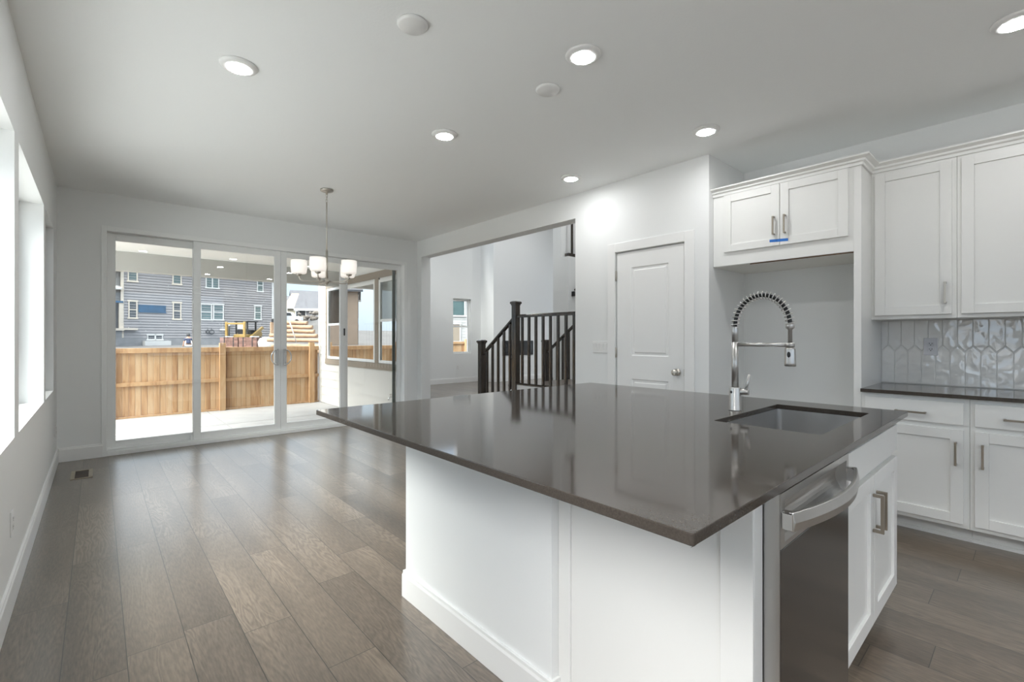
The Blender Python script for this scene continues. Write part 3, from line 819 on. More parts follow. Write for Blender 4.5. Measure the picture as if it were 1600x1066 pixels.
def tile(poly):
    poly = clip_poly(poly, -1.60, 0.7785, 0.9035, 1.365)
    if len(poly) < 3: return
    cy = sum(p[0] for p in poly)/len(poly); cz = sum(p[1] for p in poly)/len(poly)
    n = len(poly)
    def ins(d):
        out = []
        for y, z in poly:
            v = Vector((cy-y, cz-z)); L = v.length or 1
            v = v/L*min(d*1.4, L*0.5); out.append((y+v.x, z+v.y))
        return out
    A, Bq = ins(0.0006), ins(0.0040)
    vs = [(4.4225, y, z) for y, z in A] + [(4.4218, y, z) for y, z in A] + [(4.4195, y, z) for y, z in Bq]
    fs = [(i, (i+1) % n, n+(i+1) % n, n+i) for i in range(n)] + [(n+i, n+(i+1) % n, 2*n+(i+1) % n, 2*n+i) for i in range(n)] + [list(range(2*n, 3*n))]
    tb.add(vs, fs)
g = 0.0013
for k in range(-1, 33):
    yc = 0.7385 - k*PITCH; h = PITCH/2-g
    tile([(yc-h, 1.142-g), (yc, 1.182-g), (yc+h, 1.142-g), (yc+h, 0.872), (yc, 0.832), (yc-h, 0.872)])
    yc = 0.7385 - (k-0.5)*PITCH
    tile([(yc-h, 1.182+g), (yc, 1.142+g), (yc+h, 1.182+g), (yc+h, 1.452), (yc, 1.49), (yc-h, 1.452)])
obj('tiles', tb, M['tile'], bs)

# ------------------------------------------------------------------ kitchen island
b = B().box(1.105, 2.66, 1.05, 2.010, 0, 0.8795)
struct('wall_island', b, M['wall'], 'white half wall under the seating side of the island', 'half wall', bev=0.002)
struct('baseboard_island', B().sweep([(2.66, 2.010), (1.105, 2.010), (1.105, 1.05), (1.137, 1.05)][::-1], [(-o, z) for o, z in board_prof(0.125)]), M['trim'],
       'white baseboard wrapping the island half wall', 'baseboard', bev=0.0015)
ep = thing('island_end_panel', 'white finished end panel on the window side of the island cabinets', 'panel', (1.165, 0.74, 0))
obj('panel', B().box(1.148, 1.196, 0.438, 1.049, 0, 0.8795), M['cab'], ep, bev=0.0015)
obj('batten', B().box(1.138, 1.1478, 1.000, 1.049, 0, 0.8795), M['cab'], ep, bev=0.0015)
obj('front_stile', B().box(1.138, 1.1478, 0.438, 0.515, 0, 0.8795), M['cab'], ep, bev=0.0015)

# counter with sink cut-out
SX0, SX1, SY0, SY1 = 1.866, 2.568, 0.496, 0.870
IX0, IX1, IY0, IY1 = 0.760, 2.762, 0.390, 2.228
def rounded(x0, x1, y0, y1, r, n=6):
    pts = []
    for cx, cy, a0 in ((x0+r, y0+r, PI), (x1-r, y0+r, 1.5*PI), (x1-r, y1-r, 0), (x0+r, y1-r, 0.5*PI)):
        for k in range(n+1):
            a = a0 + k*PI/2/n
            pts.append((cx+r*math.cos(a), cy+r*math.sin(a)))
    return pts
def ring_solid(b, outer, inner, z0, z1):
    n = len(outer); vs = []
    for z in (z0, z1):
        vs += [(x, y, z) for x, y in outer] + [(x, y, z) for x, y in inner]
    fs = []
    for i in range(n):
        j = (i+1) % n
        fs += [(i, j, n+j, n+i), (2*n+i, 2*n+j, 3*n+j, 3*n+i), (i, j, 2*n+j, 2*n+i), (n+i, n+j, 3*n+j, 3*n+i)]
    return b.add(vs, fs)
ic = obj('island_countertop', ring_solid(B(), rounded(IX0, IX1, IY0, IY1, 0.006), rounded(SX0, SX1, SY0, SY1, 0.012), 0.880, 0.9025), M['quartz'], bev=0.0022)
tagp(ic, 'large dark polished quartz island countertop with overhang and sink cutout', 'countertop')

sk = thing('kitchen_sink', 'stainless undermount sink basin set into the island countertop', 'sink', (2.217, 0.683, 0.66))
ou = rounded(SX0-0.012, SX1+0.012, SY0-0.012, SY1+0.012, 0.03); iu = rounded(SX0-0.002, SX1+0.002, SY0-0.002, SY1+0.002, 0.022); il = rounded(SX0+0.012, SX1-0.012, SY0+0.012, SY1-0.012, 0.03)
n = len(ou)
vsx = [(x, y, 0.8795) for x, y in ou] + [(x, y, 0.8795) for x, y in iu] + [(x, y, 0.69) for x, y in iu] + [(x, y, 0.672) for x, y in il] + [(x, y, 0.66) for x, y in ou]
fsx = []
for i in range(n):
    j = (i+1) % n
    for a, c in ((0, 1), (1, 2), (2, 3), (0, 4)):
        fsx.append((a*n+i, a*n+j, c*n+j, c*n+i))
fsx += [list(range(3*n, 4*n)), list(range(4*n, 5*n))]
obj('basin', B().add(vsx, fsx, False), M['sinksteel'], sk)
obj('drain', B().lathe([(0.055, 0.6722), (0.055, 0.6755), (0.042, 0.6755), (0.036, 0.6735), (0.0001, 0.6735)], (2.217, 0.75, 0), 32), M['chrome'], sk)

sb = thing('sink_base_cabinet', 'white two door sink cabinet in the island right of the dishwasher', 'cabinet', (2.25, 0.74, 0))
b = B()
b.box(1.812, 1.83, 0.438, 1.049, 0.10, 0.8795).box(2.667, 2.685, 0.438, 1.049, 0.10, 0.8795).box(1.83, 2.667, 1.031, 1.049, 0.10, 0.8795).box(1.83, 2.667, 0.438, 1.031, 0.10, 0.118)
b.box(1.83, 2.667, 0.438, 0.456, 0.695, 0.8795).box(1.83, 1.86, 0.438, 0.456, 0.118, 0.695).box(2.637, 2.667, 0.438, 0.456, 0.118, 0.695)
obj('cabinet_box', b, M['cab'], sb, bev=0.0015)
obj('toe_kick', B().box(1.812, 2.667, 0.51, 0.525, 0, 0.0995), M['cab'], sb)
obj('false_front', B().box(1.812, 2.688, 0.418, 0.4375, 0.733, 0.850), M['cab'], sb, bev=0.002)
for x0, x1, xh in ((1.812, 2.247, 2.222), (2.252, 2.688, 2.278)):
    d = obj('cabinet_door', shaker_y(B(), 0.418, 0.0195, x0, x1, 0.132, 0.708), M['cab'], sb, bev=0.0015)
    bar_pull((xh, 0.418, 0.50), (xh, 0.418, 0.635), (0, -1, 0), d)

# dishwasher
dw = thing('dishwasher', 'stainless dishwasher with bowed handle in the island front', 'dishwasher', (1.505, 0.72, 0))
obj('tub_body', B().box(1.205, 1.805, 0.440, 1.03, 0.09, 0.872), M['black'], dw)
obj('toe_panel', B().box(1.21, 1.80, 0.50, 0.515, 0.0, 0.088), M['black'], dw)
YD = 0.402
dd = obj('door_panel', B().box(1.206, 1.804, YD, 0.4395, 0.095, 0.735), M['reflsteel'], dw, bev=0.003)
# pocketed control section
c = B(); prof = [(0.4395, 0.736), (YD, 0.736), (YD, 0.748)]
for k in range(13):
    a = PI*k/12
    prof.append((YD + 0.031*math.sin(a)**0.8, 0.748 + (0.848-0.748)*k/12))
prof += [(YD, 0.868), (0.4395, 0.868)]
c.prism(prof, 1.232, 1.778, 'x')
c.box(1.206, 1.232, YD, 0.4395, 0.736, 0.868).box(1.778, 1.804, YD, 0.4395, 0.736, 0.868)
obj('control_panel', c, M['steel'], dw)
h = B()
NB = 28
def bow(t): return 0.024 + 0.042*math.sin(PI*t)**0.9
vsx = []
for k in range(NB+1):
    t = k/NB; x = 1.214 + (1.796-1.214)*t; y = YD - bow(t)
    hz = 0.021
    vsx += [(x, y, 0.783), (x, y-0.004, 0.805), (x, y, 0.828), (x, y+0.010, 0.828), (x, y+0.010, 0.783)]
fsx = []
for k in range(NB):
    for i in range(5):
        j = (i+1) % 5
        fsx.append((k*5+i, k*5+j, (k+1)*5+j, (k+1)*5+i))
fsx += [(4, 3, 2, 1, 0), tuple(NB*5+i for i in range(5))]
h.add(vsx, fsx)
hb = obj('bow_handle', h, M['steel'], dw, bev=0.002)
for x0, x1 in ((1.210, 1.236), (1.774, 1.800)):
    obj('handle_end', B().box(x0, x1, YD-0.024, YD-0.0003, 0.785, 0.826), M['chrome'], hb, bev=0.002)
obj('side_trim', B().box(1.2005, 1.2055, YD+0.001, 0.4395, 0.095, 0.868), M['steel'], dw)

# faucet
FX, FY, ZT = 2.211, 0.930, 0.9025
fa = thing('kitchen_faucet', 'tall stainless spring neck kitchen faucet beside the island sink', 'faucet', (FX, FY, ZT))
obj('base_body', B().lathe([(0.0275, ZT+0.0003), (0.0275, ZT+0.003), (0.0262, ZT+0.005), (0.0257, 1.005), (0.024, 1.009), (0.0001, 1.009)], (FX, FY, 0), 36), M['steel'], fa)
obj('sensor_window', B().sphere((FX-0.0225, FY+0.007, 0.988), 0.006, 1.2, 16, 10), M['black'], fa)
obj('riser', B().cyl((FX, FY, 1.009), (FX, FY, 1.217), 0.0145, n=28), M['steel'], fa)
o = obj('upper_sleeve', B().lathe([(0.0138, 1.2175), (0.0138, 1.285), (0.0115, 1.290), (0.0001, 1.290)], (FX, FY, 0), 28), M['sinksteel'], fa)
RA = 0.115
def arc(k, n):
    a = PI*k/n
    return Vector((FX, FY - RA + RA*math.cos(a), 1.290 + 0.138*math.sin(a)))
NP = 40
obj('hose', B().tube([arc(k, NP) for k in range(NP+1)], 0.0085, 14), M['black'], fa)
coil = []
TURNS, STEP = 24, 14
for k in range(TURNS*STEP+1):
    s = k/(TURNS*STEP); p = arc(s*NP, NP); q = arc(min(s*NP+0.2, NP), NP) - arc(max(s*NP-0.2, 0), NP)
    T = q.normalized(); Nn = Vector((1, 0, 0)); Bn = T.cross(Nn)
    a = 2*PI*k/STEP
    coil.append(p + Nn*(0.0165*math.cos(a)) + Bn*(0.0165*math.sin(a)))
obj('spring', B().tube(coil, 0.0024, 7), M['steel'], fa)
SYp = FY - 2*RA
obj('spray_tube', B().lathe([(0.0001, 1.300), (0.016, 1.300), (0.017, 1.292), (0.017, 1.280), (0.013, 1.276), (0.0085, 1.272), (0.0085, 1.215), (0.0001, 1.215)], (FX, SYp, 0), 26), M['steel'], fa)
obj('support_arm', B().cyl((FX, FY-0.0135, 1.207), (FX, SYp+0.014, 1.207), 0.0085, n=20).lathe([(0.0095, 1.197), (0.0175, 1.197), (0.0175, 1.217), (0.0095, 1.217)], (FX, SYp, 0), 28, close=True), M['steel'], fa)
sh = obj('spray_head', B().lathe([(0.0001, 1.2145), (0.010, 1.2145), (0.0125, 1.196), (0.019, 1.194), (0.0205, 1.188), (0.0225, 1.130), (0.0225, 1.118), (0.019, 1.116), (0.0001, 1.116)], (FX, SYp, 0), 32), M['steel'], fa)
obj('spray_button', B().sphere((FX-0.0175, SYp-0.001, 1.166), 0.0075, 1.9, 16, 10), M['black'], sh)
lv = B().cyl((FX+0.004, FY-0.020, 0.988), (FX+0.008, FY-0.058, 0.990), 0.0135, n=24)
lvo = obj('valve_body', lv, M['steel'], fa, bev=0.002)
obj('lever', B().tube([(FX+0.007, FY-0.046, 1.000), (FX+0.008, FY-0.050, 1.025), (FX+0.009, FY-0.060, 1.070)], [0.0065, 0.006, 0.005], 14), M['steel'], lvo)

# ------------------------------------------------------------------ stairs and railings beyond the opening
SXL, SXR, Y0S, YLN = 4.45, 5.87, 5.71, 4.925
stc = thing('staircase', 'white and wood stairs rising to a landing beyond the hall opening', 'stairs', (5.16, 4.6, 0))
RISE = 0.185; RUN = 0.265
ys0 = 5.66
for k in range(3):
    ya = ys0 - k*RUN; yb = ys0 - (k+1)*RUN if k < 2 else 3.205
    obj('riser', B().box(SXL+0.052, SXR-0.052, yb, ya, k*RISE, (k+1)*RISE-0.028), M['trim'], stc)
    obj('tread', B().box(SXL+0.052, SXR-0.052, yb, ya+0.025, (k+1)*RISE-0.0275, (k+1)*RISE), M['espresso'] if k < 2 else M['floor'], stc, bev=0.004)
def newel(par, x, y, z0, zt, w=0.088):
    n = obj('newel_post', B().box(x-w/2, x+w/2, y-w/2, y+w/2, z0, zt-0.06), M['espresso'], par, bev=0.003)
    c = B().box(x-w/2-0.006, x+w/2+0.006, y-w/2-0.006, y+w/2+0.006, zt-0.0595, zt-0.040).box(x-w/2-0.016, x+w/2+0.016, y-w/2-0.016, y+w/2+0.016, zt-0.0398, zt-0.012)
    t = w/2+0.016; u = w/2-0.004
    c.hexa([(x-t, y-t, zt-0.0118), (x+t, y-t, zt-0.0118), (x+t, y+t, zt-0.0118), (x-t, y+t, zt-0.0118), (x-u, y-u, zt), (x+u, y-u, zt), (x+u, y+u, zt), (x-u, y+u, zt)])
    obj('post_cap', c, M['espresso'], n, bev=0.002)
    return n
def rail(par, x, y0, z0, y1, z1, name='handrail', w=0.058, h=0.045):
    b = B()
    pr = [(-w/2, -h), (w/2, -h), (w/2, -h*0.45), (w/2-0.008, -h*0.3), (w/2-0.004, -0.008), (w/2-0.014, 0), (-w/2+0.014, 0), (-w/2+0.004, -0.008), (-w/2+0.008, -h*0.3), (-w/2, -h*0.45)]
    vs = [(x+a, y0, z0+c) for a, c in pr] + [(x+a, y1, z1+c) for a, c in pr]
    n = len(pr)
    b.add(vs, [list(range(n))[::-1], list(range(n, 2*n))] + [(i, (i+1) % n, n+(i+1) % n, n+i) for i in range(n)])
    return obj(name, b, M['espresso'], par, bev=0.002)
def baluster(par, x, y, z0, z1, w=0.032):
    b = B(); b.box(x-w/2, x+w/2, y-w/2, y+w/2, z0, z1)
    obj('baluster', b, M['espresso'], par, bev=0.002)
def slope_z(y): return 1.02 + (5.666-y)*(0.52/0.697)
rl = thing('stair_railing', 'dark stained railing in front with tall newel post and level section', 'railing', (SXL, 4.9, 0))
def stringer(par, x):
    pr = [(5.664, 0.0), (5.664, 0.035), (4.973, 0.035+0.691*0.70), (4.973, 0.0)]
    obj('stringer', B().prism(pr, x-0.02, x+0.02, 'x'), M['trim'], par)
def str_z(y): return 0.0355 + (5.664-y)*0.70
newel(rl, SXL, Y0S, 0.0, 1.205)
newel(rl, SXL, YLN, 0.0, 1.760)
stringer(rl, SXL)
obj('stringer', B().box(SXL-0.02, SXL+0.02, 3.21, YLN-0.045, 0.0, 0.574), M['trim'], rl)
rail(rl, SXL, Y0S-0.044, 1.02, YLN+0.044, 1.54)
rail(rl, SXL, YLN-0.044, 1.567, 3.23, 1.567)
rail(rl, SXL, YLN-0.044, 0.605, 3.23, 0.605, 'shoe_rail', 0.06, 0.03)
for k in range(5):
    y = Y0S - 0.132*(k+1)
    baluster(rl, SXL, y, str_z(y+0.016), slope_z(y)-0.042)
for k in range(12):
    y = YLN - 0.136*(k+1)
    if y > 3.26: baluster(rl, SXL, y, 0.606, 1.523)
r2 = thing('stair_railing', 'dark stained sloped railing on the far side of the steps', 'railing', (SXR, 5.3, 0))
newel(r2, SXR, Y0S, 0.0, 1.205)
newel(r2, SXR, YLN, 0.0, 1.760)
stringer(r2, SXR)
rail(r2, SXR, Y0S-0.044, 1.02, YLN+0.044, 1.54)
for k in range(5):
    y = Y0S - 0.132*(k+1)
    baluster(r2, SXR, y, str_z(y+0.016), slope_z(y)-0.042)
# upper guard on the stair wall and wall handrail
ug = thing('upper_railing', 'black upper floor railing glimpsed at the top right of the hall opening', 'railing', (7.6, 5.75, 2.70))
obj('shoe_rail', B().box(6.46, 9.5, 5.70, 5.80, 2.7265, 2.797), M['espresso'], ug, bev=0.003)
for k in range(12):
    x = 6.605 + k*0.14
    obj('baluster', B().box(x-0.016, x+0.016, 5.734, 5.766, 2.7975, 3.60), M['espresso'], ug)
obj('handrail', B().box(6.60, 9.5, 5.72, 5.78, 3.6005, 3.645), M['espresso'], ug, bev=0.004)
wh = thing('wall_handrail', 'short dark handrail end bracketed to the stair wall', 'handrail', (7.4, 5.60, 2.1))
obj('handrail', B().tube([(6.52, 5.60, 2.11), (8.6, 5.60, 3.5)], 0.024, 12), M['espresso'], wh)
obj('bracket', B().box(6.49, 6.53, 5.59, 5.6595, 2.0, 2.085), M['black'], wh)
fp = thing('fireplace', 'long black linear fireplace insert in the white chimney breast', 'fireplace', (9.1, 10.03, 0.72))
obj('frame', B().box(8.55, 9.75, 10.012, 10.0295, 0.735, 1.155), M['black'], fp, bev=0.004)
obj('firebox_glass', B().box(8.62, 9.68, 10.008, 10.0118, 0.80, 1.09), M['darkpane'], fp)

# ------------------------------------------------------------------ patio
struct('patio_slab', B().box(-6.0, 1.59, 8.96, 10.9, -0.45, -0.20).box(1.61, 3.76, 8.96, 10.9, -0.45, -0.20).box(-6.0, 1.59, 6.60, 8.94, -0.45, -0.20).box(1.61, 3.76, 6.60, 8.94, -0.45, -0.20).box(-6, 3.76, 6.6, 10.9, -0.46, -0.212),
       M['concrete'], 'pale concrete patio slab with cut joints outside the sliding door', 'patio')
struct('bounce_yard', B().box(-9, -0.52, -9, 6.55, -0.5, -0.25), M['bouncegravel'], 'pale gravel strip added outside the left wall to bounce daylight in', 'gravel')  # unseen reflector ground, added to lift light through the left windows
struct('patio_ceiling', B().box(-0.50, 3.744, 6.60, 9.56, 2.60, 2.75), M['soffit'], 'cream patio ceiling outside the sliding door', 'patio ceiling')
struct('patio_beam', B().box(-0.50, 3.744, 9.56, 9.76, 2.30, 2.75), M['beam'], 'beam with shade put into its grey tone along the outer edge of the patio roof', 'beam', bev=0.004)
struct('patio_post', B().box(-0.50, -0.30, 9.56, 9.76, -0.20, 2.2995), M['soffit'], 'square post under the far left end of the patio beam', 'post')
struct('patio_roof', B().hexa([(-0.75, 6.60, 2.755), (3.744, 6.60, 2.755), (3.744, 10.0, 2.755), (-0.75, 10.0, 2.755), (-0.75, 6.60, 3.35), (3.744, 6.60, 3.35), (3.744, 10.0, 2.95), (-0.75, 10.0, 2.95)]), M['roof'], 'shingled shed roof above the patio', 'roof')
# lap siding of the wing
sd = B(); z = -0.19; EXP = 0.178
holes = WW
while z < 2.38:
    z1 = min(z+EXP, 2.42)
    cuts = sorted(set([6.605, 10.74] + [h[0]-0.10 for h in holes] + [h[1]+0.10 for h in holes]))
    for i in range(len(cuts)-1):
        s, e = cuts[i], cuts[i+1]; m = (s+e)/2
        if any(h[0]-0.1 < m < h[1]+0.1 for h in holes) and z1 > 0.67: 
            if z < 0.67: sd.hexa([(3.7445, s, z), (3.764, s, z), (3.764, e, z), (3.7445, e, z), (3.752, s, 0.67), (3.764, s, 0.67), (3.764, e, 0.67), (3.752, e, 0.67)])
            continue
        if 7.0 < m < 10.2 and z1 > 0.67: continue
        sd.hexa([(3.7445, s, z), (3.764, s, z), (3.764, e, z), (3.7445, e, z), (3.754, s, z1), (3.764, s, z1), (3.764, e, z1), (3.754, e, z1)])
    z += EXP
struct('siding', sd, M['siding'], 'cream lap siding on the wing beside the patio', 'siding')
tr = B()
tr.box(3.730, 3.764, 6.605, 10.35, 2.305, 2.425).box(3.728, 3.764, 6.62, 10.37, 0.67, 0.785)
for y0, y1 in ((7.775, 7.925), (9.325, 9.482), (6.90, 7.005), (10.25, 10.35)):
    tr.box(3.732, 3.764, y0, y1, 0.785, 2.305)
struct('trim_1', tr, M['taupe'], 'taupe trim boards framing the three patio side windows', 'trim', bev=0.003)
struct('trim_2', B().box(3.728, 3.764, 10.66, 10.76, -0.2, 5.2), M['siding'], 'cream corner board at the far end of the lap siding', 'trim', bev=0.003)
hbb = thing('hose_bib', 'small metal hose bib on the siding behind the door jamb', 'faucet', (3.744, 7.227, 0.24))
obj('spout', B().tube([(3.752, 7.227, 0.24), (3.69, 7.227, 0.24), (3.66, 7.227, 0.225), (3.65, 7.227, 0.19)], 0.012, 12).cyl((3.752, 7.227, 0.24), (3.742, 7.227, 0.24), 0.026), M['chrome'], hbb)
obj('valve_wheel', B().tube([(3.69+0.024*math.cos(2*PI*i/16), 7.227+0.024*math.sin(2*PI*i/16), 0.285) for i in range(16)], 0.005, 8, closed=True).cyl((3.69, 7.227, 0.245), (3.69, 7.227, 0.287), 0.005), M['nickel'], hbb)

# ------------------------------------------------------------------ fence
YF = 10.75
def fence(name, label, x0, x1, posts, y, zb, zt, face=-1):
    r = thing(name, label, 'fence', ((x0+x1)/2, y, zb))
    for xp in posts:
        obj('fence_post', B().box(xp-0.052, xp+0.052, y-0.075, y+0.02, zb, zt+0.085), M['fence'], r, bev=0.004)
    b = B(); x = x0; rnd = random.Random(int(x0*10)+5)
    while x < x1-0.02:
        wd = 0.087+rnd.uniform(-0.006, 0.006)
        b.box(x, min(x+wd, x1), y+0.0225+rnd.uniform(0, 0.006), y+0.045, zb+0.03, zt-0.005+rnd.uniform(-0.004, 0.004))
        x += wd+0.0015
    obj('boards', b, M['fence'], r, bev=0.005, seg=1)
    ps = [x0] + [q for q in posts if x0 < q < x1] + [x1]
    for i in range(len(ps)-1):
        a, c = ps[i]+(0.054 if i else 0), ps[i+1]-(0.054 if i < len(ps)-2 else 0)
        for q0, q1 in ((zt-0.088, zt), (zb+0.568, zb+0.636), (zb+0.0, zb+0.03)):
            obj('rail', B().box(a, c, y-0.016, y+0.022, q0, q1), M['fence'], r, bev=0.002)
    return r
fence('wooden_fence', 'tan cedar board fence along the edge of the patio', -6.6, 3.72, [-6.5, -4.95, -3.25, -1.55, 0.13, 1.852, 3.562], YF, -0.20, 1.05)
fence('wooden_fence', 'tan cedar board fence glimpsed low through the narrow hall window', 5.0, 13.5, [5.2, 6.9, 8.6, 10.3, 12.0, 13.4], 14.2, -0.30, 1.10)

# ------------------------------------------------------------------ ground outside
def sstep(a, b_, x):
    t = max(0, min(1, (x-a)/(b_-a))); return t*t*(3-2*t)
def gz(x, y):
    z = -0.30
    z += 0.85*sstep(12.5, 22, y) + 0.10*sstep(22, 40, y)
    z += 2.3*sstep(11.6, 15.5, x)*sstep(36, 46, y) + 0.6*sstep(48, 62, y)*sstep(9, 14, x) + 2.2*sstep(62, 100, y)
    return z
NX, NY = 70, 70
vsx, fsx = [], []
for j in range(NY+1):
    for i in range(NX+1):
        x = -60 + 130*(i/NX); y = -30 + 160*(j/NY)
        inside = (-1.2 < x < 14.5 and -5 < y < 12.0)
        z = gz(x, y) + (random.uniform(-0.03, 0.03) if y > 14 else 0)
        vsx.append((x, y, z - (0.3 if inside else 0)))
for j in range(NY):
    for i in range(NX):
        q = j*(NX+1)+i
        fsx.append((q, q+1, q+NX+2, q+NX+1))
struct('ground', B().add(vsx, fsx, True), M['dirt'], 'bare graded earth of the building site beyond the fence', 'ground')

# ------------------------------------------------------------------ houses
def lap_face(b, x0, x1, z0, z1, y=0.0, exp=0.21, t=0.05):
    """lap courses on a facade facing -y in local coordinates"""
    z = z0
    while z < z1-0.01:
        q = min(z+exp, z1)
        b.add([(x0, y-t, z), (x1, y-t, z), (x1, y, q), (x0, y, q), (x0, y, z), (x1, y, z)], [(0,1,2,3), (4,5,1,0)])
        z = q
    return b
def house_window(r, x0, x1, z0, z1, pane, split=None, mull=0, y=-0.03, trim=0.075, mname='creamtrim', lab=None):
    f = B()
    f.box(x0-trim, x0, y-0.04, y+0.03, z0-trim, z1+trim).box(x1, x1+trim, y-0.04, y+0.03, z0-trim, z1+trim)
    f.box(x0-trim-0.05, x1+trim+0.05, y-0.05, y+0.03, z0-trim-0.05, z0-trim+0.07).box(x0-trim-0.05, x1+trim+0.05, y-0.05, y+0.03, z1+trim-0.07, z1+trim+0.05)
    if split: f.box(x0, x1, y-0.025, y+0.02, split-0.035, split+0.035)
    if mull: f.box((x0+x1)/2-0.05, (x0+x1)/2+0.05, y-0.025, y+0.02, z0, z1)
    o = obj('window', f, M[mname], r, world=False)
    obj('pane', B().box(x0, x1, y-0.012, y+0.01, z0, z1), M[pane], o, world=False)
    if lab: o['label'] = lab
    return o
HX, HY = 1.3636, 45.616
HR = math.atan2(0.155, 0.988)
h1 = thing('house', 'large grey lap sided house under construction across the fence', 'house', (HX, HY, 0), HR)
lap = B(); lap_face(lap, 0.0, 11.05, 1.24, 7.4)
obj('wall', lap, M['greysid'], h1, world=False)
bd = B().box(0, 11.05, 0.001, 9, 0.2, 7.4)
obj('wall_core', bd, M['greysid'], h1, world=False)
obj('foundation', B().box(-0.02, 11.07, -0.03, 0.0, 0.3, 1.235), M['foundation'], h1, world=False)
obj('corner_board', B().box(10.9, 11.08, -0.05, 0.05, 1.24, 7.4), M['whitetrim'], h1, world=False)
obj('corner_board', B().box(-0.06, 0.12, -0.05, 0.05, 1.24, 7.4), M['creamtrim'], h1, world=False)
obj('roof', B().prism([(-0.7, 7.35), (9.7, 7.35), (4.5, 11.2)], -0.6, 11.6, 'x'), M['roof'], h1, world=False)
for x0, x1, z0, z1, pane, sp_, mu, mn in ((0.42, 0.88, 5.60, 7.0, 'teal', None, 0, 'creamtrim'), (3.25, 3.72, 5.62, 7.0, 'teal', None, 0, 'creamtrim'),
        (5.58, 6.44, 5.52, 6.85, 'teal', None, 1, 'whitetrim'), (9.66, 10.06, 5.52, 6.45, 'teal', 6.02, 0, 'whitetrim'),
        (0.46, 0.86, 2.80, 3.98, 'darkpane', 3.38, 0, 'creamtrim'), (3.27, 3.70, 2.80, 4.02, 'darkpane', 3.42, 0, 'creamtrim'),
        (5.20, 5.90, 2.82, 4.02, 'teal', 3.42, 0, 'whitetrim'), (6.14, 6.80, 2.84, 4.04, 'teal', 3.44, 0, 'whitetrim'), (9.44, 9.90, 2.96, 4.08, 'teal', 3.55, 0, 'whitetrim')):
    house_window(h1, x0, x1, z0, z1, pane, sp_, mu, mname=mn)
house_window(h1, 1.60, 2.00, 1.13, 1.44, 'darkpane', mname='whitetrim', trim=0.05)
house_window(h1, 2.10, 2.48, 1.13, 1.44, 'darkpane', mname='whitetrim', trim=0.05)
o = obj('window_opening', B().box(1.04, 2.70, -0.06, 0.0, 3.24, 3.74), M['bluefilm'], h1, world=False)
o['label'] = 'long low window opening sealed with blue membrane'
fr_ = B()
for a, c, q0, q1 in ((1.00, 2.76, 3.72, 3.79), (1.00, 2.76, 3.19, 3.25), (1.00, 1.05, 3.19, 3.79), (1.60, 1.64, 3.25, 3.72), (2.68, 2.73, 3.25, 3.72)):
    fr_.box(a, c, -0.075, -0.0605, q0, q1)
obj('membrane_edge', fr_, M['bluefilm'], o, world=False)
obj('window_well', B().box(1.23, 2.87, -0.9, -0.04, 0.55, 1.0), M['whitetrim'], h1, world=False)
# recessed porch bay at the left
pw = B(); lap_face(pw, -4.0, 0.0, 4.0, 4.95, 0.4); pw.box(-4.0, 0.0, 0.401, 8, 4.0, 7.2); pw.box(-4.0, 0.0, 1.6, 8, 0.3, 4.0)
obj('porch_wall', pw, M['palesid'], h1, world=False)
obj('porch_floor', B().box(-4.2, 0.1, -0.35, 1.6, 1.78, 1.95).box(0.1, 0.9, -0.35, -0.035, 1.83, 1.97), M['creamtrim'], h1, world=False)
obj('porch_base', B().box(-4.0, 0.0, -0.1, 1.6, 0.3, 1.78), M['foundation'], h1, world=False)
obj('porch_post', B().box(-0.16, 0.06, -0.08, 0.14, 1.95, 4.0), M['creamtrim'], h1, world=False)
dr = obj('front_door', B().box(-1.45, -0.42, 1.50, 1.598, 1.96, 3.66), M['brown'], h1, world=False)
obj('pane', B().box(-1.25, -0.60, 1.485, 1.4998, 2.55, 3.5), M['yellowwall'], dr, world=False)
obj('flashing', B().box(-4.0, 0.08, -0.12, 0.02, 3.86, 4.0), M['bluefilm'], h1, world=False)
obj('porch_roof', B().hexa([(-4.0, -0.25, 4.80), (-0.02, -0.25, 4.84), (-0.02, 0.39, 5.0), (-4.0, 0.39, 5.0), (-4.0, -0.25, 4.93), (-0.02, -0.25, 4.97), (-0.02, 0.39, 5.2), (-4.0, 0.39, 5.2)]), M['whitetrim'], h1, world=False)
obj('roof_overhang', B().hexa([(-0.85, -0.3, 5.75), (-0.10, -0.3, 6.40), (-0.10, 0.4, 6.40), (-0.85, 0.4, 5.75), (-0.85, -0.3, 5.95), (-0.10, -0.3, 6.75), (-0.10, 0.4, 6.75), (-0.85, 0.4, 5.95)]), M['taupe'], h1, world=False)
# specks of unfinished nail patches
sp_ = B(); rnd = random.Random(3)
for k in range(70):
    x, z_ = rnd.uniform(0.2, 10.7), rnd.choice([rnd.uniform(1.5, 2.7), rnd.uniform(4.2, 5.4)])
    sp_.box(x-0.03, x+0.03, -0.024, -0.012, z_-0.03, z_+0.03)
obj('primer_spots', sp_, M['whitetrim'], h1, world=False)

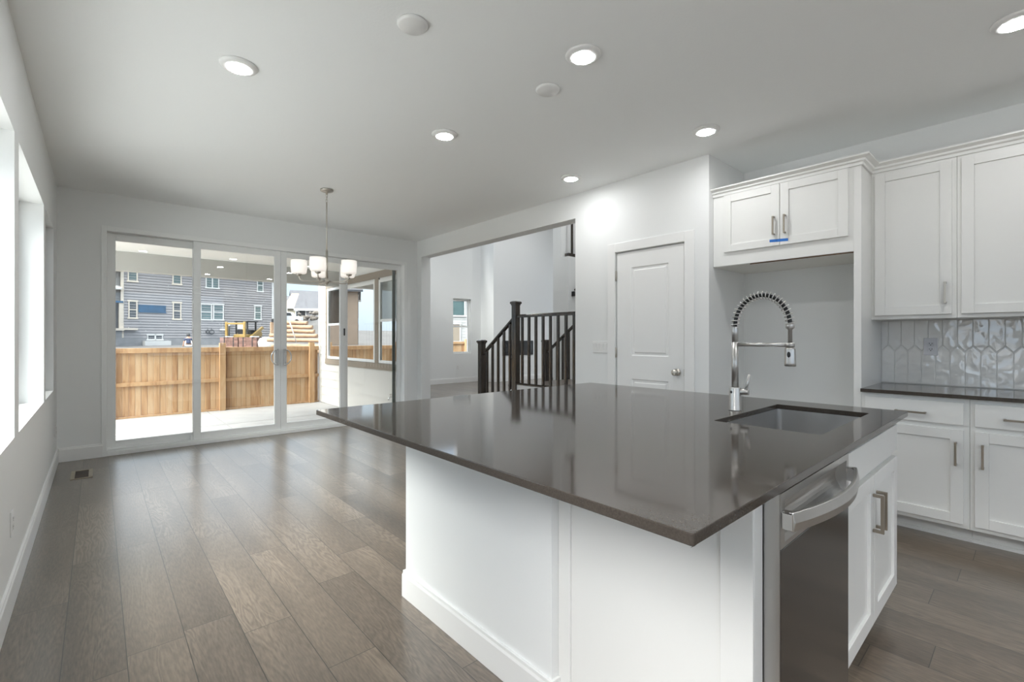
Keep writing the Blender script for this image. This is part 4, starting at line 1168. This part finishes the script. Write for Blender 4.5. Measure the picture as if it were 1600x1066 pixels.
def loc2w(x, y, z):
    c, s = math.cos(HR), math.sin(HR)
    return (HX + x*c - y*s, HY + x*s + y*c, z)
for x, z_, rr, lb in ((5.64, 1.75, 0.15, 'black cable coil hanging on the grey house wall, smaller of the pair'), (5.90, 1.73, 0.19, 'black cable coil hanging on the grey house wall, larger of the pair')):
    bb = B()
    for q in range(3):
        bb.tube([loc2w(x+(rr-0.015*q)*math.cos(2*PI*i/24), -0.12-0.02*q-(0.1 if rr > 0.16 else 0), z_+(rr-0.015*q)*math.sin(2*PI*i/24)) for i in range(24)], 0.022, 8, closed=True)
    bb.tube([loc2w(x, -0.12, z_+rr), loc2w(x+0.02, -0.12, z_+rr+0.16)], 0.014, 8)
    tagp(obj('cable_coil', bb, M['rubber']), lb, 'cable', 'cable coils on the grey house')
px = loc2w(7.26, -0.15, 2.24); qx = loc2w(6.98, -0.9, 0.85)
dp = thing('downspout_pipe', 'black pipe leaning against the grey house wall', 'pipe', (qx[0], qx[1], 0.8))
obj('pipe', B().tube([qx, px], 0.06, 10), M['rubber'], dp)
obj('pipe_cap', B().tube([px, (px[0]+0.02, px[1]+0.02, px[2]+0.14)], 0.075, 10), M['whitetrim'], dp)
bx_ = loc2w(6.71, -0.26, 1.94)
tagp(obj('utility_box', B().box(bx_[0]-0.2, bx_[0]+0.2, bx_[1]-0.09, bx_[1]+0.09, 1.87, 2.02), M['whitetrim'], bev=0.01), 'small white box mounted on the grey house wall', 'box')

# ------------------------------------------------------------------ site objects beyond the fence
def fwd(d, u):   # point at camera depth d on the line of sight column u (plan only)
    yaw = math.atan2(648, 729); t = (u-800)/729
    return (d*(math.sin(yaw)+t*math.cos(yaw)), d*(math.cos(yaw)-t*math.sin(yaw)))
# seated person, seen from behind
ppx, ppy = 4.38, 36.2
pz = gz(ppx, ppy)
pe = thing('person', 'person in navy shirt and white trousers sitting with back turned beyond the fence', 'person', (ppx, ppy, pz), math.radians(-5))
def skin_mesh(name, pts, edges, m, par, sub=2, root=0):
    me = bpy.data.meshes.new(name)
    me.from_pydata([p[:3] for p in pts], edges, [])
    o = bpy.data.objects.new(name, me); COL.objects.link(o); o.parent = par
    me.materials.append(m)
    o.modifiers.new('skin', 'SKIN')
    sv = me.skin_vertices[0].data
    for i, p in enumerate(pts):
        rr = p[3]; sv[i].radius = (rr, rr) if not isinstance(rr, tuple) else rr
        sv[i].use_root = (i == root)
    s = o.modifiers.new('sub', 'SUBSURF'); s.levels = sub; s.render_levels = sub
    for q in me.polygons: q.use_smooth = True
    return o
body = [(0, 0, 0.13, 0.125), (0, 0.02, 0.30, 0.12), (0, 0.03, 0.47, 0.135), (0, 0.03, 0.56, 0.10), (0, 0.045, 0.64, 0.055), (0, 0.07, 0.74, 0.088), (0, 0.075, 0.80, 0.075),
        (-0.17, 0.03, 0.53, 0.062), (-0.235, 0.00, 0.33, 0.048), (-0.275, 0.02, 0.12, 0.036), (-0.285, 0.05, 0.03, 0.038),
        (0.17, 0.03, 0.53, 0.062), (0.225, 0.00, 0.33, 0.048), (0.255, 0.02, 0.12, 0.036), (0.265, 0.05, 0.03, 0.038),
        (-0.11, 0.10, 0.11, 0.095), (-0.15, 0.47, 0.42, 0.070), (-0.15, 0.66, 0.07, 0.048), (-0.15, 0.80, 0.04, 0.04),
        (0.11, 0.10, 0.11, 0.095), (0.15, 0.47, 0.42, 0.070), (0.15, 0.66, 0.07, 0.048), (0.15, 0.80, 0.04, 0.04)]
be = [(0,1),(1,2),(2,3),(3,4),(4,5),(5,6),(3,7),(7,8),(8,9),(9,10),(3,11),(11,12),(12,13),(13,14),(0,15),(15,16),(16,17),(17,18),(0,19),(19,20),(20,21),(21,22)]
skin_mesh('body', body, be, M['skin'], pe)
sh_ = [(0, 0, 0.20, 0.145), (0, 0.02, 0.32, 0.14), (0, 0.03, 0.47, 0.155), (0, 0.03, 0.57, 0.11), (-0.175, 0.03, 0.54, 0.080), (-0.225, 0.005, 0.38, 0.070), (0.175, 0.03, 0.54, 0.080), (0.217, 0.005, 0.38, 0.070)]
skin_mesh('shirt', sh_, [(0,1),(1,2),(2,3),(3,4),(4,5),(3,6),(6,7)], M['navy'], pe)
tr_ = [(0, 0, 0.12, 0.150), (-0.115, 0.10, 0.12, 0.115), (-0.15, 0.47, 0.43, 0.085), (-0.15, 0.655, 0.12, 0.065), (0.115, 0.10, 0.12, 0.115), (0.15, 0.47, 0.43, 0.085), (0.15, 0.655, 0.12, 0.065)]
skin_mesh('trousers', tr_, [(0,1),(1,2),(2,3),(0,4),(4,5),(5,6)], M['whitecloth'], pe)
obj('hair', B().sphere((0, 0.06, 0.785), 0.108, 1.05), M['hair'], pe, world=False)

# compact loader
lx, ly = fwd(35.0, 386); lz = gz(lx, ly)
ld = thing('compact_loader', 'yellow compact loader with black cab parked before the grey house', 'loader', (lx, ly, lz), math.radians(40))
obj('chassis', B().box(-0.75, 0.95, -0.5, 0.5, 0.3, 0.85).hexa([(0.35, -0.5, 0.85), (1.05, -0.5, 0.75), (1.05, 0.5, 0.75), (0.35, 0.5, 0.85), (0.4, -0.5, 1.15), (1.0, -0.5, 1.05), (1.0, 0.5, 1.05), (0.4, 0.5, 1.15)]), M['yellow'], ld, world=False, bev=0.03)
cb_ = B()
for x in (-0.55, 0.35):
    for y in (-0.45, 0.45): cb_.box(x-0.05, x+0.05, y-0.05, y+0.05, 0.85, 1.75)
cb_.box(-0.66, 0.5, -0.55, 0.55, 1.75, 1.85).box(-0.5, 0.3, -0.4, 0.4, 0.85, 1.2)
obj('cab', cb_, M['black'], ld, world=False, bev=0.02)
obj('windshield', B().box(-0.56, -0.54, -0.36, 0.36, 1.25, 1.7), M['wrap'], ld, world=False)
for y in (-0.66, 0.66):
    obj('lift_arm', B().hexa([(-1.25, y-0.07, 0.25), (-1.05, y-0.07, 0.2), (-1.05, y+0.07, 0.2), (-1.25, y+0.07, 0.25), (0.75, y-0.07, 1.45), (0.95, y-0.07, 1.30), (0.95, y+0.07, 1.30), (0.75, y+0.07, 1.45)]), M['yellow'], ld, world=False, bev=0.02)
    for x in (-0.45, 0.55):
        obj('wheel', B().lathe([(0.15, -0.11), (0.32, -0.11), (0.34, -0.05), (0.34, 0.05), (0.32, 0.11), (0.15, 0.11)], (x, y*0.98, 0.335), 24, 'y'), M['rubber'], ld, world=False)
bm_ = B()
for y in (-0.72, 0.72): bm_.box(-1.25, -1.12, y-0.08, y+0.08, 0.05, 1.75)
bm_.box(-1.24, -1.14, -0.72, 0.72, 1.55, 1.68).box(-1.24, -1.14, -0.72, 0.72, 0.25, 0.4)
obj('fork_mast', bm_, M['yellow'], ld, world=False, bev=0.02)

# brick pallets
for u, d, lb in ((365.5, 26.5, 'pallet of red bricks under the yellow loader, left one of the pair'), (394.5, 26.5, 'pallet of red bricks next to the white wrapped bundle')):
    x, y = fwd(d, u); z0 = gz(x, y)
    r = thing('brick_pallet', lb, 'bricks', (x, y, z0), -math.atan2(648, 729), group='brick pallets beyond the fence')
    p = B()
    for q in (-0.45, 0, 0.45): p.box(-0.52, 0.52, q-0.05, q+0.05, 0.0, 0.10)
    p.box(-0.52, 0.52, -0.5, 0.5, 0.10, 0.13)
    obj('pallet', p, M['pallet'], r, world=False)
    bk = B(); rows = 6; bh = (1.27-z0-0.135)/rows
    for k in range(rows):
        for i in range(5):
            bk.box(-0.5+i*0.2+0.003, -0.3+i*0.2-0.003, -0.48, 0.48, 0.133+k*bh, 0.133+(k+1)*bh-0.006)
    obj('bricks', bk, M['brick'], r, world=False)
    for xs in (-0.25, 0.25):
        obj('strap', B().box(xs-0.02, xs+0.02, -0.487, 0.487, 0.132, 1.275-z0), M['black'], r, world=False)
x, y = fwd(26.2, 358); 
tagp(obj('foam_block', B().box(x-0.15, x+0.15, y-0.2, y+0.2, 1.2755, 1.33), M['whitetrim']), 'small white block lying on the left brick pallet', 'block')
x, y = fwd(26.2, 398)
tagp(obj('foam_block', B().box(x-0.18, x+0.18, y-0.2, y+0.2, 1.2755, 1.33), M['whitetrim']), 'small white block lying on the right brick pallet', 'block')
x, y = fwd(25, 418); z0 = gz(x, y)
wbm = B(); rnd = random.Random(8)
ringn = 22
vsx = []; fsx = []
for k, (rr, z_) in enumerate(((0.42, 0.0), (0.46, 0.2), (0.44, 0.45), (0.36, 0.62), (0.18, 0.70), (0.02, 0.71))):
    for i in range(ringn):
        a = 2*PI*i/ringn; q = rr*(1+rnd.uniform(-0.09, 0.09))
        vsx.append((x+q*math.cos(a), y+q*math.sin(a), z0+z_+rnd.uniform(-0.02, 0.02)))
for k in range(5):
    for i in range(ringn):
        fsx.append((k*ringn+i, k*ringn+(i+1) % ringn, (k+1)*ringn+(i+1) % ringn, (k+1)*ringn+i))
fsx.append(list(range(5*ringn, 6*ringn)))
tagp(obj('wrapped_bundle', wbm.add(vsx, fsx, True), M['wrap']), 'white plastic wrapped bundle right of the brick pallets', 'bundle')
x, y = fwd(27, 426.5); z0 = gz(x, y)
tp_ = thing('timber_post', 'tall pale timber post with black cap behind the wrapped bundle', 'post', (x, y, z0))
obj('post', B().box(-0.13, 0.13, -0.1, 0.1, 0, 1.55), M['straw'], tp_, world=False, bev=0.01)
obj('post_cap', B().box(-0.06, 0.14, -0.11, 0.11, 1.5505, 1.75), M['black'], tp_, world=False, bev=0.01)

# stacked straw rolls
e0 = fwd(20, 428); 
ang = -math.atan2(648, 729)
cr_, sr_ = math.cos(ang), math.sin(ang)
rows = [(1.115, 505, 0.0, 'lowest'), (1.315, 496, 0.10, 'second from the bottom'), (1.505, 491.5, 0.20, 'third from the bottom'), (1.690, 488.5, 0.30, 'fourth from the bottom'), (1.880, 480.5, 0.40, 'topmost')]
base = gz(*fwd(20, 460))
for zc, ue, back, nm in [(base+0.10, 505, -0.3, 'hidden bottom'), ((base+1.115)/2+0.05, 503, -0.15, 'second hidden')] + rows:
    a = fwd(20+back, {505: 418, 496: 422, 491.5: 440, 488.5: 446, 480.5: 447}.get(ue, 425)); c = fwd(20+back, ue)
    rr = 0.0865
    bb = B()
    N_ = 14; pts = []; rad = []
    rnd = random.Random(int(zc*100))
    for i in range(N_+1):
        t = i/N_
        pts.append((a[0]+(c[0]-a[0])*t, a[1]+(c[1]-a[1])*t, zc + 0.03*(1-t)+rnd.uniform(-0.006, 0.006))); rad.append(rr*(1+rnd.uniform(-0.05, 0.05)))
    bb.tube(pts, rad, 16)
    lbl = {'lowest': 'tan straw roll resting lowest in the stack above the fence', 'second from the bottom': 'tan straw roll second from the bottom of the stack above the fence',
           'third from the bottom': 'tan straw roll in the middle of the stack above the fence', 'fourth from the bottom': 'tan straw roll second from the top of the stack above the fence',
           'topmost': 'shortest tan straw roll on top of the stack above the fence', 'hidden bottom': 'tan straw roll on the ground hidden behind the fence', 'second hidden': 'tan straw roll just under the fence top line, behind the boards'}[nm]
    tagp(obj('straw_roll', bb, M['straw']), lbl, 'straw roll', 'stacked straw rolls')
a = fwd(19.85, 452); c = fwd(19.6, 463)
tagp(obj('tie_strap', B().tube([(a[0], a[1], 1.95), ((a[0]+c[0])/2-0.05, (a[1]+c[1])/2-0.1, 1.6), (c[0], c[1], 1.05)], 0.022, 8), M['wrap']), 'pale strap slung down over the straw rolls', 'strap')

# distant houses
def simple_house(label, u, d, wid, dep, eave, ridge, wallm, rot, wins=(), zb=None, ridge_axis='x', trimm='whitetrim', roofm='roof', overhang=0.4):
    x, y = fwd(d, u); z0 = gz(x, y)-0.3 if zb is None else zb
    r = thing('house', label, 'house', (x, y, 0), rot, group='houses in the distance')
    w_ = B()
    lap_face(w_, -wid/2, wid/2, z0, eave, -0.02, 0.24, 0.02); w_.box(-wid/2, wid/2, 0, dep, z0, eave)
    if ridge_axis == 'y': w_.prism([(-wid/2, eave), (wid/2, eave), (0, ridge-0.1)], 0, dep, 'y')
    else: w_.prism([(0, eave), (dep, eave), (dep/2, ridge-0.1)], -wid/2, wid/2, 'x')
    obj('wall', w_, M[wallm], r, world=False)
    rb = B(); t = 0.16
    if ridge_axis == 'x':
        o_ = overhang
        sl = (ridge-eave)/(dep/2)
        for s in (-1, 1):
            ya = dep/2 + s*(dep/2+o_)
            rb.hexa([(-wid/2-o_, ya, eave-sl*o_), (wid/2+o_, ya, eave-sl*o_), (wid/2+o_, dep/2, ridge), (-wid/2-o_, dep/2, ridge),
                     (-wid/2-o_, ya, eave-sl*o_+t), (wid/2+o_, ya, eave-sl*o_+t), (wid/2+o_, dep/2, ridge+t), (-wid/2-o_, dep/2, ridge+t)])
    else:
        o_ = overhang; sl = (ridge-eave)/(wid/2)
        for s in (-1, 1):
            xa = s*(wid/2+o_)
            rb.hexa([(xa, -o_, eave-sl*o_), (0, -o_, ridge), (0, dep+o_, ridge), (xa, dep+o_, eave-sl*o_),
                     (xa, -o_, eave-sl*o_+t), (0, -o_, ridge+t), (0, dep+o_, ridge+t), (xa, dep+o_, eave-sl*o_+t)])
    obj('roof', rb, M[roofm], r, world=False)
    fb = B()
    if ridge_axis == 'x': fb.box(-wid/2-overhang, wid/2+overhang, -overhang-0.06, -overhang+0.02, eave-sl*overhang-0.1, eave-sl*overhang+0.17)
    else: fb.box(-wid/2-overhang, -wid/2-overhang+0.1, -overhang-0.05, dep, eave-sl*overhang-0.12, eave-sl*overhang+0.16)
    obj('fascia', fb, M[trimm], r, world=False)
    for x0, x1, z0_, z1_, pn in wins:
        house_window(r, x0, x1, z0_, z1_, pn, y=-0.05, mname=trimm, trim=0.1)
    return r
RV = -math.atan2(648, 729)
simple_house('pale grey house with dark shingle roof at the right of the patio view', 493, 60, 4.2, 7, 5.05, 7.3, 'greysid', RV+0.25, [(-1.9, -1.2, 3.4, 4.7, 'darkpane')])
simple_house('small tan house behind the pale grey one', 467, 72, 3.4, 6, 6.1, 8.2, 'yellowwall', RV+0.1, [(-0.4, 0.3, 4.4, 5.3, 'darkpane')], roofm='brownsid', ridge_axis='x')
simple_house('white house farthest left in the gap beside the straw rolls', 447, 88, 6.0, 8, 8.0, 9.4, 'whitetrim', RV-0.2, [(0.4, 1.3, 6.7, 7.7, 'darkpane'), (0.4, 1.3, 4.9, 5.7, 'darkpane')])
simple_house('dark roofed house rising behind the others in the gap', 486, 100, 7.0, 8, 9.0, 11.5, 'palesid', RV+0.5, [(-2, -1, 7.2, 8.4, 'darkpane')])
simple_house('brown house under construction past the left end of the fence', -262, 24, 9.0, 8, 5.2, 7.6, 'brownsid', RV-0.45, [(-3, -1.6, 3.4, 4.6, 'teal'), (0.5, 2.4, 3.2, 4.8, 'teal'), (-3, -1.6, 1.0, 2.2, 'darkpane'), (0.5, 2.4, 1.0, 2.3, 'teal')], zb=0.2, ridge_axis='y')
simple_house('white house glimpsed through the narrow hall window', 716, 38, 9.0, 8, 6.0, 8.5, 'palesid', RV+0.5, [(-0.6, 0.5, 3.1, 4.2, 'teal'), (-0.9, 0.1, 1.0, 2.3, 'taupe')], zb=-0.4)
# rubble wall by the pale house and the white truck
x, y = fwd(52, 486)
sw_ = B(); rnd = random.Random(4)
for i in range(26):
    px_ = rnd.uniform(-1.5, 1.5); rr = rnd.uniform(0.16, 0.34)
    sw_.sphere((x+px_*math.cos(RV), y+px_*math.sin(RV), gz(x, y)+rnd.uniform(0.1, 0.9)), rr, 0.8, 8, 6)
tagp(obj('rubble_heap', sw_, M['stonewall']), 'heap of dark rubble in front of the pale grey house', 'rubble', kind='stuff')
x, y = fwd(46, 454.5); z0 = 2.55
tk = thing('pickup_truck', 'white pickup truck parked uphill beyond the straw rolls', 'truck', (x, y, z0), RV+0.2)
tb_ = B()
tb_.prism([(-1.0, 0.35), (1.05, 0.35), (1.05, 0.75), (0.35, 0.82), (0.15, 1.2), (-0.45, 1.2), (-0.6, 0.8), (-1.0, 0.8)], -0.45, 0.45, 'y')
obj('truck_body', tb_, M['paintwhite'], tk, world=False, bev=0.05)
obj('side_window', B().hexa([(-0.45, -0.46, 0.85), (0.2, -0.46, 0.85), (0.2, 0.46, 0.85), (-0.45, 0.46, 0.85), (-0.36, -0.46, 1.12), (0.08, -0.46, 1.12), (0.08, 0.46, 1.12), (-0.36, 0.46, 1.12)]), M['darkpane'], tk, world=False)
for x_ in (-0.6, 0.65):
    for y_ in (-0.42, 0.42):
        obj('wheel', B().lathe([(0.08, -0.07), (0.2, -0.07), (0.22, 0), (0.2, 0.07), (0.08, 0.07)], (x_, y_, 0.3), 20, 'y'), M['rubber'], tk, world=False)
